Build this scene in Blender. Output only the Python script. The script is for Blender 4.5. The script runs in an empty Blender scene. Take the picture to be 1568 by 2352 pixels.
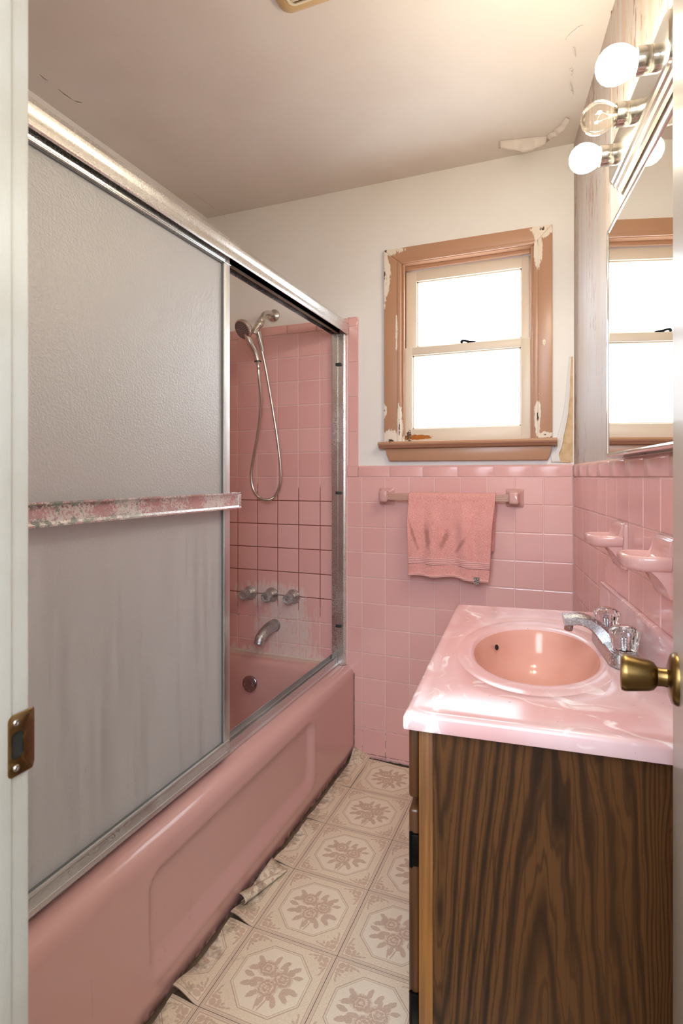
import bpy, bmesh, math, random
from mathutils import Matrix, Vector, noise as mnoise
S = bpy.context.scene
C = S.collection
PI = math.pi
R = math.radians
random.seed(7)

# ------------------------------------------------------------------ camera, world, light, exposure
cd = bpy.data.cameras.new('camera'); cam = bpy.data.objects.new('camera', cd); C.objects.link(cam)
cam.location = (0, 0, 1.237); cam.rotation_euler = (R(90), 0, R(21.85))
cd.sensor_fit = 'HORIZONTAL'; cd.sensor_width = 36; cd.lens = 36 * 1284 / 1568; cd.shift_y = -81 / 1568
cd.clip_start = .02
cd.dof.use_dof = True; cd.dof.focus_distance = 1.8; cd.dof.aperture_fstop = 14
S.camera = cam
W = bpy.data.worlds.new('sky'); S.world = W; W.use_nodes = True
W.node_tree.nodes['Background'].inputs[0].default_value = (.80, .90, 1, 1)
W.node_tree.nodes['Background'].inputs[1].default_value = 1.0
S.view_settings.view_transform = 'Standard'; S.view_settings.look = 'None'
S.view_settings.exposure = .42; S.view_settings.gamma = 1; S.view_settings.use_curve_mapping = False
BULB, PANE_UP, PANE_LOW, HALL, FILL = 108.0, 5.6, 4.2, 16.0, 68.0
BULB_COL, HALL_COL, FILL_COL, PANE_COL = (1, .90, .68), (.86, 1, .98), (.70, .82, 1), (.58, .79, 1)
def area(name, loc, rot, size, power, col):
    l = bpy.data.lights.new(name, 'AREA'); l.shape = 'RECTANGLE'; l.size, l.size_y = size; l.energy = power; l.color = col
    o = bpy.data.objects.new(name, l); C.objects.link(o); o.location = loc; o.rotation_euler = rot; return o
area('hall_light', (-.05, -.62, 2.44), (0, 0, 0), (.9, .8), HALL, HALL_COL)
area('hall_fill', (.05, -1.34, 1.92), (R(80), 0, 0), (1.7, .95), FILL, FILL_COL)  # cool fill light added behind the camera; the hall has no window here

# ------------------------------------------------------------------ room measures
D = 2.324                 # tile face of the back wall
XL = -1.646               # left wall
XT = -.872                # tub apron
CZ = 2.52
TUB0 = .60                # near end of tub
K = -.1423                # skew of the right wall
CR = Vector((.026, D, 0))
ANG = math.atan2(1, K)
RW = Matrix.Translation(CR) @ Matrix.Rotation(ANG, 4, 'Z')   # local x = away from camera, y = into room
I4 = Matrix.Identity(4)
def rx(y): return CR.x + K * (y - D)

# ------------------------------------------------------------------ node helper
class E:
    def __init__(s, g, k): s.g, s.k = g, k
    def _m(s, op, *a): return s.g.math(op, s, *a)
    def __add__(s, o): return s._m('ADD', o)
    __radd__ = __add__
    def __mul__(s, o): return s._m('MULTIPLY', o)
    __rmul__ = __mul__
    def __sub__(s, o): return s._m('SUBTRACT', o)
    def __rsub__(s, o): return s.g.math('SUBTRACT', o, s)
    def __truediv__(s, o): return s._m('DIVIDE', o)
    def abs(s): return s._m('ABSOLUTE')
    def sin(s): return s._m('SINE')
    def pow(s, o): return s._m('POWER', o)
    def min(s, o): return s._m('MINIMUM', o)
    def max(s, o): return s._m('MAXIMUM', o)
    def step(s, a, b):      # smooth 0..1 from a to b (a may exceed b)
        n = s.g.n('ShaderNodeMapRange'); n.interpolation_type = 'SMOOTHSTEP'
        s.g.put(n.inputs[0], s); n.inputs[1].default_value = min(a, b); n.inputs[2].default_value = max(a, b)
        n.inputs[3].default_value, n.inputs[4].default_value = (0, 1) if a < b else (1, 0)
        return E(s.g, n.outputs[0])
class G:
    def __init__(s, name):
        s.m = bpy.data.materials.new(name); s.m.use_nodes = True; s.t = s.m.node_tree
        s.b = s.t.nodes['Principled BSDF']; s.out = s.t.nodes['Material Output']; s._c = {}
    def n(s, ty): return s.t.nodes.new(ty)
    def put(s, sock, v):
        if isinstance(v, E): s.t.links.new(v.k, sock)
        elif isinstance(v, (tuple, list)): sock.default_value = (*v, 1) if len(v) == 3 and sock.type == 'RGBA' else v
        else: sock.default_value = v
    def set(s, **kw):
        for k, v in kw.items(): s.put(s.b.inputs[k.replace('_', ' ')], v)
        return s
    def math(s, op, *a):
        n = s.n('ShaderNodeMath'); n.operation = op
        for i, v in enumerate(a): s.put(n.inputs[i], v)
        return E(s, n.outputs[0])
    def co(s, which='Object'):
        if which not in s._c:
            if which == 'World': s._c[which] = E(s, s.n('ShaderNodeNewGeometry').outputs['Position'])
            else: s._c[which] = E(s, s.n('ShaderNodeTexCoord').outputs[which])
        return s._c[which]
    def xyz(s, v):
        n = s.n('ShaderNodeSeparateXYZ'); s.put(n.inputs[0], v); return [E(s, o) for o in n.outputs]
    def comb(s, x, y, z):
        n = s.n('ShaderNodeCombineXYZ')
        for i, v in enumerate((x, y, z)): s.put(n.inputs[i], v)
        return E(s, n.outputs[0])
    def map(s, v, loc=(0, 0, 0), rot=(0, 0, 0), sc=(1, 1, 1), ty='POINT'):
        n = s.n('ShaderNodeMapping'); n.vector_type = ty; s.put(n.inputs[0], v)
        if ty != 'VECTOR': n.inputs[1].default_value = loc
        n.inputs[2].default_value = rot; n.inputs[3].default_value = sc
        return E(s, n.outputs[0])
    def noise(s, v, scale=5, detail=3, rough=.5, dist=0):
        n = s.n('ShaderNodeTexNoise'); s.put(n.inputs['Vector'], v); n.inputs['Scale'].default_value = scale
        n.inputs['Detail'].default_value = detail; n.inputs['Roughness'].default_value = rough; n.inputs['Distortion'].default_value = dist
        return E(s, n.outputs[0])
    def voro(s, v, scale=5, feat='F1'):
        n = s.n('ShaderNodeTexVoronoi'); n.feature = feat; s.put(n.inputs['Vector'], v); n.inputs['Scale'].default_value = scale
        return E(s, n.outputs['Distance'])
    def length(s, v):
        n = s.n('ShaderNodeVectorMath'); n.operation = 'LENGTH'; s.put(n.inputs[0], v); return E(s, n.outputs['Value'])
    def blob(s, v, c, r, rot=(0, 0, 0)):   # 1 at the edge of an ellipsoid
        return s.length(s.map(v, c, rot, r, 'TEXTURE'))
    def mix(s, f, a, b):
        n = s.n('ShaderNodeMix'); n.data_type = 'RGBA'; n.clamp_factor = True
        s.put(n.inputs[0], f); s.put(n.inputs[6], a); s.put(n.inputs[7], b); return E(s, n.outputs[2])
    def rand(s): return E(s, s.n('ShaderNodeObjectInfo').outputs['Random'])
    def bump(s, h, strength=.3, dist=.002):
        n = s.n('ShaderNodeBump'); n.inputs['Strength'].default_value = strength; n.inputs['Distance'].default_value = dist
        s.put(n.inputs['Height'], h); s.put(s.b.inputs['Normal'], E(s, n.outputs[0])); s.bn = E(s, n.outputs[0]); return s
    def lerp(s, f, a, b): return f * (b - a) + a
def srgb(r, g, b):
    f = lambda c: (c / 255) / 12.92 if c <= 10 else ((c / 255 + .055) / 1.055) ** 2.4
    return (f(r), f(g), f(b))

# ------------------------------------------------------------------ materials
M = {}
PINK, PINK2 = srgb(231, 181, 176), srgb(226, 172, 167)
def tile_mat(name, scum=False):
    g = G(name); r = g.rand()
    col = g.mix(r, PINK, PINK2); p = g.co('World')
    if scum:
        x, y, z = g.xyz(p)
        fine = g.noise(g.map(p, sc=(1, .2, .3)), 110, 4, .7)
        streak = g.noise(g.map(p, sc=(1, .2, .12)), 45, 3, .6)
        d = g.blob(p, (-1.29, D, .68), (.17, 1, .055)).min(g.blob(p, (-1.27, D, .52), (.10, 1, .11)))
        d = d.min(g.blob(p, (-1.20, D, .55), (.11, 1, .13))).min(g.blob(p, (-1.30, D, .38), (.40, 1, .045)))
        d = d.min(g.blob(p, (-1.20, D, .44), (.13, 1, .08)))
        m = (d + (streak - .5) * 2.6).step(1.35, .65) * fine.step(.34, .50)
        col = g.mix(m * .85, col, srgb(222, 206, 198))
        g.set(Base_Color=col, Roughness=m * .5 + .16)
    else:
        g.set(Base_Color=col, Roughness=.15)
    g.set(Specular_IOR_Level=.5)
    g.bump(g.noise(p, 14, 1), .25, .004)
    M[name] = g.m
tile_mat('tile'); tile_mat('tile_scum', True)

g = G('grout'); p = g.co('World'); x, y, z = g.xyz(p)
n1 = g.noise(p, 12, 4, .7); n2 = g.noise(p, 60, 3)
zone = z.step(1.34, 1.10) * (z.step(.50, .74) * .5 + .5) * x.step(-.88, -.96)
dark = (zone * .72 + n1 * .55 + n2 * .25).step(.84, 1.0)
low = z.step(.22, .04) * n2.step(.45, .55)
g.set(Base_Color=g.mix(low * .8, g.mix(dark, srgb(236, 204, 194), srgb(116, 58, 40)), srgb(95, 66, 55)), Roughness=.8); M['grout'] = g.m

def plaster(name, a, b, streak=False):
    g = G(name); p = g.co('World'); n = g.noise(p, 3, 4)
    col = g.mix(n.step(.35, .7), a, b)
    h = g.noise(p, 35, 4, .6) * .4 + n
    if streak:
        s1 = g.noise(g.map(p, sc=(1, 1, .16)), 75, 5, .72); s2 = g.noise(g.map(p, sc=(1, 1, .35)), 7, 3)
        m = (s1 + s2 * .55).step(.86, .95)
        s3 = g.noise(g.map(p, sc=(1, 1, .06)), 34, 3)
        z_ = g.xyz(p)[2]
        col = g.mix(s3.step(.35, .7) * (z_.step(1.3, 1.9) * .45 + .15), col, srgb(196, 164, 136))
        col = g.mix(m * .9, col, srgb(142, 98, 74)); h = h + m * -1.5
    else:
        v = g.voro(g.map(p, (0, 0, 0)), 2.1, 'DISTANCE_TO_EDGE')
        crack = v.step(.006, .0) * g.noise(p, 1.7, 2).step(.60, .68)
        col = g.mix(crack * .5, col, srgb(150, 128, 110))
    g.set(Base_Color=col, Roughness=.55).bump(h, .22, .004); M[name] = g.m
plaster('plaster', srgb(238, 233, 228), srgb(234, 228, 221))
plaster('ceiling', srgb(224, 215, 207), srgb(219, 208, 199))
plaster('streaked', srgb(198, 187, 177), srgb(202, 195, 190), True)
g = G('backing'); p = g.co('World'); n = g.noise(p, 40, 4)
g.set(Base_Color=g.mix(n.step(.4, .7), srgb(224, 192, 152), srgb(208, 172, 130)), Roughness=.8); M['backing'] = g.m

def porcelain(name, scum=True, grime=False):
    g = G(name); p = g.co('World'); x, y, z = g.xyz(p)
    col = g.mix(g.noise(p, 2.5, 3), srgb(214, 168, 162), srgb(208, 160, 154))
    s = g.noise(g.map(p, sc=(1, 1, .15)), 30, 4, .7)
    col = g.mix(s.step(.62, .78) * z.step(.34, .1) * .35, col, srgb(150, 105, 92))
    if scum:
        d = g.blob(p, (-1.28, 2.31, .40), (.36, .045, .03)) + (g.noise(p, 70, 4, .7) - .5) * 1.6
        col = g.mix(d.step(1.1, .6) * .75, col, srgb(214, 190, 178))
        m = g.noise(p, 22, 5, .8).step(.70, .76) * x.step(-.90, -.88)
        col = g.mix(m * .55, col, srgb(120, 72, 62))
        col = g.mix(z.step(.035, .0) * g.noise(p, 40, 3).step(.3, .6) * .8, col, srgb(90, 62, 48))
    g.set(Base_Color=col, Roughness=.16, Specular_IOR_Level=.5).bump(g.noise(p, 7, 1), .12, .004); M[name] = g.m
porcelain('porcelain'); porcelain('ceramic', False)

def metal(name, col, rough, spots=None, sc=60, lo=.52, hi=.62, spotcol=(.6, .58, .55), amt=.8, bumpy=True):
    g = G(name); p = g.co('World'); g.set(Base_Color=col, Metallic=1.0, Roughness=rough)
    if spots:
        n = g.noise(p, sc, 5, .75); big = g.noise(p, 6, 3)
        m = (n * .7 + big * .3).step(lo, hi) if spots is True else (n * .7 + big * .3).step(lo, hi) * spots(g, g.xyz(p))
        g.set(Base_Color=g.mix(m * amt, col, spotcol), Metallic=1 - m * amt, Roughness=m * .4 + rough)
        if bumpy: g.bump(n, .35, .002)
    M[name] = g.m
metal('aluminium', (.76, .75, .73), .27, True, 320, .50, .64, (.70, .68, .66), .45, False)
metal('aluminium_worn', (.68, .68, .68), .32, True, 330, .48, .58, (.58, .56, .54), .7)
metal('channel', (.50, .43, .34), .45, True, 40, .55, .65, (.2, .17, .13), .6)
metal('fixture_chrome', (.60, .58, .54), .17)
metal('chrome', (.80, .80, .80), .10)
metal('chrome_limed', (.46, .47, .49), .15, True, 330, .50, .58, (.66, .64, .62), .62)
metal('chrome_dull', (.40, .36, .38), .20, True, 120, .56, .62, (.5, .46, .46), .3, False)
metal('nickel', (.62, .58, .53), .24)
metal('brass', srgb(122, 98, 60), .30)
metal('bronze', srgb(128, 100, 62), .34, True, 40, .5, .7, srgb(92, 70, 44), .4)
metal('hinge_black', (.02, .02, .02), .35)
g = G('bar_mould'); p = g.co('World'); x, y, z = g.xyz(p)
n = g.noise(p, 190, 5, .75); b = g.noise(p, 11, 3); c2 = g.noise(p, 48, 4, .7); fz = y.step(1.25, .70)
edgez = (z - 1.168).abs().step(.006, .018)
white = (n * .8 + b * .6).step(.68, .82)
mould = (c2 + b * .25 + edgez * .10).step(.70, .78) * fz
col = g.mix(white * .75, (.72, .68, .68), srgb(204, 198, 192)); col = g.mix(mould * .85, col, srgb(92, 104, 90))
g.set(Base_Color=col, Metallic=(1 - white * .7) * (1 - mould), Roughness=white * .3 + .24).bump(n, .25, .0015); M['bar_mould'] = g.m

# obscure glass of the shower door
g = G('obscure_glass'); p = g.co('World'); x, y, z = g.xyz(p)
h = g.voro(p, 260, 'SMOOTH_F1') * .7 + g.noise(p, 140, 2)
g.bump(h, .6, .0022)
scum = (g.noise(g.map(p, sc=(1, 1, .06)), 38, 5, .7) * z.step(1.9, .5)).step(.22, .62)
rf = g.n('ShaderNodeBsdfRefraction'); rf.inputs['Roughness'].default_value = .55; rf.inputs['IOR'].default_value = 1.12; rf.inputs['Color'].default_value = (.93, .94, .95, 1)
tr = g.n('ShaderNodeBsdfTranslucent'); tr.inputs['Color'].default_value = (.97, .97, .97, 1)
df = g.n('ShaderNodeBsdfDiffuse'); df.inputs['Color'].default_value = (.94, .94, .95, 1)
gl = g.n('ShaderNodeBsdfGlossy'); gl.inputs['Roughness'].default_value = .38
for nn in (rf, gl): g.put(nn.inputs['Normal'], g.bn)
def mixsh(g, f, a, b):
    n = g.n('ShaderNodeMixShader'); g.put(n.inputs[0], f); g.t.links.new(a, n.inputs[1]); g.t.links.new(b, n.inputs[2]); return n.outputs[0]
fr = g.n('ShaderNodeFresnel'); fr.inputs[0].default_value = 1.62; g.put(fr.inputs['Normal'], g.bn)
a = mixsh(g, .5, rf.outputs[0], tr.outputs[0]); a = mixsh(g, scum * .16 + .34, a, df.outputs[0])
a = mixsh(g, E(g, fr.outputs[0]) * 1.3, a, gl.outputs[0]); g.t.links.new(a, g.out.inputs[0]); M['obscure_glass'] = g.m

def frosted(name, L, col):
    g = G(name); p = g.co('World'); n = g.noise(p, 260, 3)
    g.set(Base_Color=(.85, .9, .95), Roughness=.35, Emission_Color=g.mix(n, col, (1, 1, 1)), Emission_Strength=L).bump(n, .4, .002); M[name] = g.m
frosted('pane_upper', PANE_UP, PANE_COL); frosted('pane_lower', PANE_LOW, PANE_COL)

g = G('casing_paint'); p = g.co('World'); x, y, z = g.xyz(p)
d = g.blob(p, (-.725, D, 2.21), (.075, 1, .03)).min(g.blob(p, (-.725, D, 2.10), (.028, 1, .13)))
d = d.min(g.blob(p, (-.08, D, 2.20), (.045, 1, .035))).min(g.blob(p, (-.10, D, 2.13), (.016, 1, .09)))
d = d.min(g.blob(p, (-.70, D, 1.39), (.07, 1, .045))).min(g.blob(p, (-.658, D, 1.45), (.012, 1, .10)))
d = d.min(g.blob(p, (-.102, D, 1.47), (.012, 1, .07))).min(g.blob(p, (-.725, D, 1.52), (.012, 1, .03)))
d = d.min(g.blob(p, (-.07, D, 1.40), (.03, 1, .012))).min(g.blob(p, (-.078, D, 1.76), (.005, 1, .012))).min(g.blob(p, (-.67, D, 1.86), (.006, 1, .08)))
e = d + (g.noise(g.map(p, sc=(1, 1, .35)), 60, 5, .75) - .5) * 2.1
peel = e.step(1.0, .9) * z.step(1.3855, 1.388); wood = e.step(.20, .12)
g.set(Base_Color=g.mix(wood, g.mix(peel, srgb(183, 138, 108), srgb(236, 222, 204)), srgb(88, 62, 46)), Roughness=g.lerp(peel, .34, .7)).bump(peel * -1 + g.noise(p, 25, 3) * .25, .5, .002); M['casing_paint'] = g.m
g = G('sash_paint'); p = g.co('World'); x, y, z = g.xyz(p)
e = g.blob(p, (-.595, D, 1.405), (.075, 1, .012)) + (g.noise(p, 55, 5, .7) - .5) * 1.1
w = e.step(1.0, .85); k = g.blob(p, (-.625, D, 1.41), (.014, 1, .035)).min(g.blob(p, (-.65, D, 1.42), (.008, 1, .03))) + (g.noise(p, 160, 3) - .5) * 3
g.set(Base_Color=g.mix(k.step(.8, .6), g.mix(w, srgb(222, 206, 186), srgb(178, 108, 44)), srgb(96, 72, 52)), Roughness=.4).bump(w * -1, .4, .002); M['sash_paint'] = g.m

g = G('jamb_paint'); p = g.co('World')
e = g.noise(g.map(p, sc=(1, 1, .5)), 45, 5, .8); b2 = g.noise(p, 8, 3)
g.set(Base_Color=g.mix((e + b2 * .4).step(.93, .98) * .8, g.mix(b2.step(.3, .7), srgb(188, 187, 180), srgb(176, 171, 160)), srgb(120, 96, 70)), Roughness=.42).bump(e, .2, .003); M['jamb_paint'] = g.m
g = G('door_paint'); p = g.co('World'); g.set(Base_Color=srgb(186, 178, 168), Roughness=.3).bump(g.noise(g.map(p, sc=(1, 1, .3)), 20, 3), .15, .003); M['door_paint'] = g.m

# wood laminate (cathedral grain runs up the panel)
g = G('laminate'); p = g.co('Object'); x, y, z = g.xyz(p)
nz = g.noise(g.map(p, sc=(5, 1, .8)), 1.6, 4, .55); nf = g.noise(g.map(p, sc=(60, 60, 2.2)), 3, 4, .6)
u1 = (x - .205 + (nz - .5) * .05).abs()
f1 = u1.pow(1.35) * 30 + z * 1.9 + nz * 1.5
u2 = (x - .06).abs(); f2 = x * 9 + nz * 5.0 + g.noise(g.map(p, sc=(14, 1, .5)), 1, 2) * 3
sel = u1.step(.13, .20)
f = f1 * (1 - sel) + f2 * sel
w1 = (f * 14.0 + nf * 1.5).sin() * .5 + .5
w2 = (f * 37.0 + nf * 4).sin() * .5 + .5
pores = g.noise(g.map(p, sc=(85, 85, 1.6)), 2.6, 4, .7).step(.54, .64)
col = g.mix(w1.pow(2.6) * .95, srgb(86, 53, 25), srgb(29, 15, 6))
col = g.mix(w2.step(.7, 1.0) * .6, col, srgb(36, 20, 9)); col = g.mix(pores * .6, col, srgb(32, 18, 9))
col = g.mix(g.noise(g.map(p, sc=(3, 1, .4)), 2, 2).step(.35, .75) * .35, col, srgb(88, 55, 25))
chip = g.noise(p, 90, 2).step(.76, .79) * z.step(.42, .34)
col = g.mix(chip, col, srgb(205, 180, 150))
g.set(Base_Color=col, Roughness=.42, Specular_IOR_Level=.35).bump(nf * -1, .2, .001); M['laminate'] = g.m
g = G('stile_wood'); p = g.co('Object'); nf = g.noise(g.map(p, sc=(40, 40, 1.2)), 3, 4)
g.set(Base_Color=g.mix(nf.step(.35, .7), srgb(134, 88, 42), srgb(98, 60, 28)), Roughness=.4); M['stile_wood'] = g.m
g = G('door_wood'); p = g.co('Object'); nf = g.noise(g.map(p, sc=(30, 30, 1.2)), 3, 4)
g.set(Base_Color=g.mix(nf.step(.35, .7), srgb(84, 50, 26), srgb(58, 34, 18)), Roughness=.35); M['door_wood'] = g.m

# pink cultured marble
g = G('marble'); p = g.co('World'); x, y, z = g.xyz(p)
w = g.noise(p, 3.2, 3); q = g.comb(x + (w - .5) * .5, y * .45 + (g.noise(p, 2.1, 2) - .5) * .9, z)
v = g.noise(q, 13, 4, .55, 1.2)
vein = v.step(.55, .68) * g.noise(p, 5.5, 2).step(.38, .54) * (g.blob(p, (-.063, 1.325, .85), (.165, .275, 1)).step(.90, 1.12) * .8 + .2)
cl = g.noise(q, 5, 3)
col = g.mix(cl.step(.35, .7), srgb(212, 164, 162), srgb(222, 190, 191)); col = g.mix(vein * .9, col, srgb(250, 238, 238))
spk = g.noise(p, 130, 1).step(.78, .80)
g.set(Base_Color=g.mix(spk * .7, col, srgb(110, 70, 60)), Roughness=.15, Specular_IOR_Level=.5).bump(g.noise(p, 6, 1), .06, .004); M['marble'] = g.m
g = G('bowl_pink'); p = g.co('World')
g.set(Base_Color=g.mix(g.noise(p, 6, 3).step(.35, .7), srgb(214, 158, 142), srgb(206, 146, 128)), Roughness=.13); M['bowl_pink'] = g.m

# terry towel
g = G('terry'); p = g.co('World'); n = g.noise(p, 330, 3, .7); b = g.noise(g.map(p, sc=(1, 1, .3)), 10, 3)
st = g.blob(p, (-.455, D, .985), (.012, 1, .055), (0, R(22), 0)).min(g.blob(p, (-.525, D, .99), (.013, 1, .055), (0, R(-12), 0))).min(g.blob(p, (-.585, D, 1.01), (.008, 1, .07), (0, R(-18), 0))).min(g.blob(p, (-.39, D, .96), (.009, 1, .05), (0, R(35), 0))) + (g.noise(p, 40, 3) - .5) * 1.6
col = g.mix(n.step(.3, .7), srgb(238, 148, 138), srgb(255, 196, 188)); col = g.mix(b.step(.5, .75) * .22, col, srgb(170, 110, 92))
col = g.mix(st.step(1.25, .3) * .5, col, srgb(160, 94, 70))
g.set(Base_Color=col, Roughness=.95, Sheen_Weight=.25, Specular_IOR_Level=.1).bump(n, .9, .0045); M['terry'] = g.m
g = G('towel_band'); p = g.co('World'); x, y, z = g.xyz(p)
g.set(Base_Color=srgb(226, 166, 160), Roughness=.8).bump((z * 900).sin(), .4, .002); M['towel_band'] = g.m
g = G('tag_cloth'); p = g.co('Object'); n = g.noise(p, 320, 2)
g.set(Base_Color=g.mix(n.step(.45, .55), srgb(66, 58, 56), srgb(186, 168, 160)), Roughness=.8); M['tag_cloth'] = g.m

def simple(name, col, rough=.5, **kw):
    g = G(name); g.set(Base_Color=col, Roughness=rough, **kw); p = g.co('Object'); g.bump(g.noise(p, 40, 2), .05, .002); M[name] = g.m
simple('bar_plastic', srgb(214, 172, 156), .25, Transmission_Weight=.25)
simple('gasket_grey', (.14, .14, .14), .5)
simple('black_rubber', (.03, .03, .03), .6)
simple('bare_plaster', srgb(196, 160, 126), .8)
simple('dark_hole', (.01, .008, .006), .9)
simple('nozzle', (.015, .013, .013), .5)
simple('face_grey', srgb(150, 136, 134), .4)
simple('fan_plastic', srgb(206, 172, 122), .4)
simple('grille_white', srgb(226, 214, 192), .4)
simple('caulk', srgb(214, 194, 182), .7)
simple('hall_paint', srgb(222, 214, 204), .7)
simple('outer_paint', srgb(200, 200, 200), .7)
simple('hall_floor', srgb(120, 96, 76), .5)
g = G('grime'); p = g.co('World'); g.set(Base_Color=g.mix(g.noise(p, 60, 3), (.06, .04, .03), (.24, .16, .11)), Roughness=.9).bump(g.noise(p, 150, 3), .8, .004); M['grime'] = g.m
g = G('subfloor'); p = g.co('World'); g.set(Base_Color=g.mix(g.noise(p, 30, 4), srgb(70, 52, 40), srgb(128, 104, 80)), Roughness=.9); M['subfloor'] = g.m
g = G('acrylic'); g.set(Base_Color=(.97, .97, .97), Roughness=.03, Transmission_Weight=1.0, IOR=1.46); M['acrylic'] = g.m
g = G('acrylic_scummed'); p = g.co('World'); n = g.noise(p, 300, 4, .7).step(.50, .64)
g.set(Base_Color=g.mix(n, (.86, .82, .80), (.70, .67, .65)), Roughness=n * .4 + .12, Transmission_Weight=.85 - n * .5, IOR=1.46).bump(n, .4, .002); M['acrylic_scummed'] = g.m
g = G('mirror'); g.set(Base_Color=(.90, .89, .85), Metallic=1.0, Roughness=.015); M['mirror'] = g.m
g = G('bulb_lit'); lw = g.n('ShaderNodeLayerWeight'); lw.inputs[0].default_value = .35
g.set(Base_Color=(1, .95, .85), Roughness=.3, Emission_Color=BULB_COL, Emission_Strength=BULB); M['bulb_lit'] = g.m
g = G('bulb_clear'); 
tp = g.n('ShaderNodeBsdfTransparent'); tp.inputs[0].default_value = (.97, .93, .88, 1)
gs = g.n('ShaderNodeBsdfGlossy'); gs.inputs['Roughness'].default_value = .05
lw = g.n('ShaderNodeFresnel'); lw.inputs[0].default_value = 1.35
tl = g.n('ShaderNodeBsdfTranslucent'); tl.inputs[0].default_value = (1, .95, .9, 1)
a = mixsh(g, .025, tp.outputs[0], tl.outputs[0]); g.t.links.new(mixsh(g, E(g, lw.outputs[0]) * .6 + .02, a, gs.outputs[0]), g.out.inputs[0]); M['bulb_clear'] = g.m
g = G('filament'); g.set(Base_Color=(.9, .85, .75), Roughness=.3, Metallic=.5); M['filament'] = g.m

# printed vinyl: bouquet in an octagon, corner sprays, double border
g = G('vinyl'); uv = g.co('UV'); wp = g.co('World'); u, v, _ = g.xyz(uv)
x, y = u - .5, v - .5; ax, ay = x.abs(), y.abs()
P0 = g.comb(x, y, 0.0); PF = g.comb(ax.max(ay), ax.min(ay), 0.0)
wob = (g.noise(P0, 30, 4, .65) - .5)
def union(P, els):
    d = None
    for cx, cy, a, b, r in els:
        e_ = g.length(g.map(P, (cx, cy, 0), (0, 0, R(r)), (a, b, 1), 'TEXTURE')); d = e_ if d is None else d.min(e_)
    return d
roses = [(-.075, .085, .085, .075, 10), (.085, .035, .085, .078, -20), (.0, -.075, .090, .080, 30)]
leaves = [(-.18, .06, .055, .024, 20), (-.16, .14, .05, .022, -40), (-.03, .18, .045, .02, 80), (.05, .16, .05, .02, 60), (.15, .15, .045, .022, 40), (.20, .09, .04, .018, 15),
          (.20, -.04, .055, .024, -10), (.16, -.11, .05, .022, -35), (.10, -.17, .05, .022, -60), (.0, -.19, .05, .02, 85), (-.09, -.16, .05, .022, 50), (-.17, -.09, .055, .024, 25),
          (-.20, -.01, .045, .022, -10), (.0, .05, .04, .02, 40), (-.10, -.03, .045, .02, 10), (.03, -.22, .055, .007, 75), (-.02, -.22, .055, .007, 100), (.07, .12, .04, .02, 100)]
buds = [(-.145, .105, .034, .03, 0), (.125, .115, .032, .03, 0), (.155, -.055, .034, .03, 0), (-.125, -.075, .036, .032, 0), (.06, -.14, .03, .028, 0)]
PS = g.map(P0, sc=(.82, .82, .82))
dr, dl, db = union(PS, roses), union(PS, leaves), union(PS, buds)
mr = (dr + wob * .8).step(1.08, .98); ml = (dl + wob * 1.0).step(1.15, .98); mb = (db + wob * 1.0).step(1.15, .98)
petal = ((dr * 15.0 + wob * 16).sin()).step(.35, .9) * .75
corner = [(.415, .405, .032, .030, 45), (.365, .405, .026, .016, 70), (.425, .350, .026, .022, 20), (.425, .285, .030, .012, 80), (.385, .350, .022, .020, 0), (.415, .235, .022, .010, 60), (.395, .305, .020, .012, 30), (.345, .375, .020, .012, 10), (.435, .315, .012, .012, 0)]
dc = union(PF, corner); mc = (dc + wob * 1.3).step(1.12, .95)
oct_ = ax.max(ay).max((ax + ay) * .7071 + .0)     # regular octagon distance
oct_ = ax.max(ay).max((ax + ay) * .700)
ln = lambda c_, w_: (oct_ - c_).abs().step(w_, w_ * .35)
edge = ax.max(ay)
bl = lambda c_, w_: (edge - c_).abs().step(w_, w_ * .35)
lines = ln(.372, .006).max(ln(.350, .004) * .8).max(bl(.462, .005)).max(bl(.484, .004) * .5)
fl = (mr * (1 - petal)).max(ml * .85).max(mb * .9).max(mc * .75) * g.noise(P0, 90, 3, .7).step(.22, .5)
mott = g.noise(P0, 60, 4, .7)
base = g.mix(mott.step(.35, .7), srgb(234, 217, 192), srgb(220, 199, 172))
base = g.mix(oct_.step(.352, .346) * .5, base, srgb(240, 227, 206))
base = g.mix(edge.step(.458, .464) * .55, base, srgb(214, 189, 168))
col = g.mix(fl * .80, base, srgb(186, 150, 128)); col = g.mix(lines * .75, col, srgb(172, 138, 116))
wx, wy, wz = g.xyz(wp)
dirt = (g.noise(wp, 16, 5, .75) + wx.step(-.79, -.87) * .22).step(.62, .80)
col = g.mix(dirt * .55, col, srgb(116, 88, 66))
col = g.mix(edge.step(.494, .499) * .7, col, srgb(96, 74, 60))
g.set(Base_Color=col, Roughness=.42).bump(mott, .25, .0015); M['vinyl'] = g.m

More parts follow.
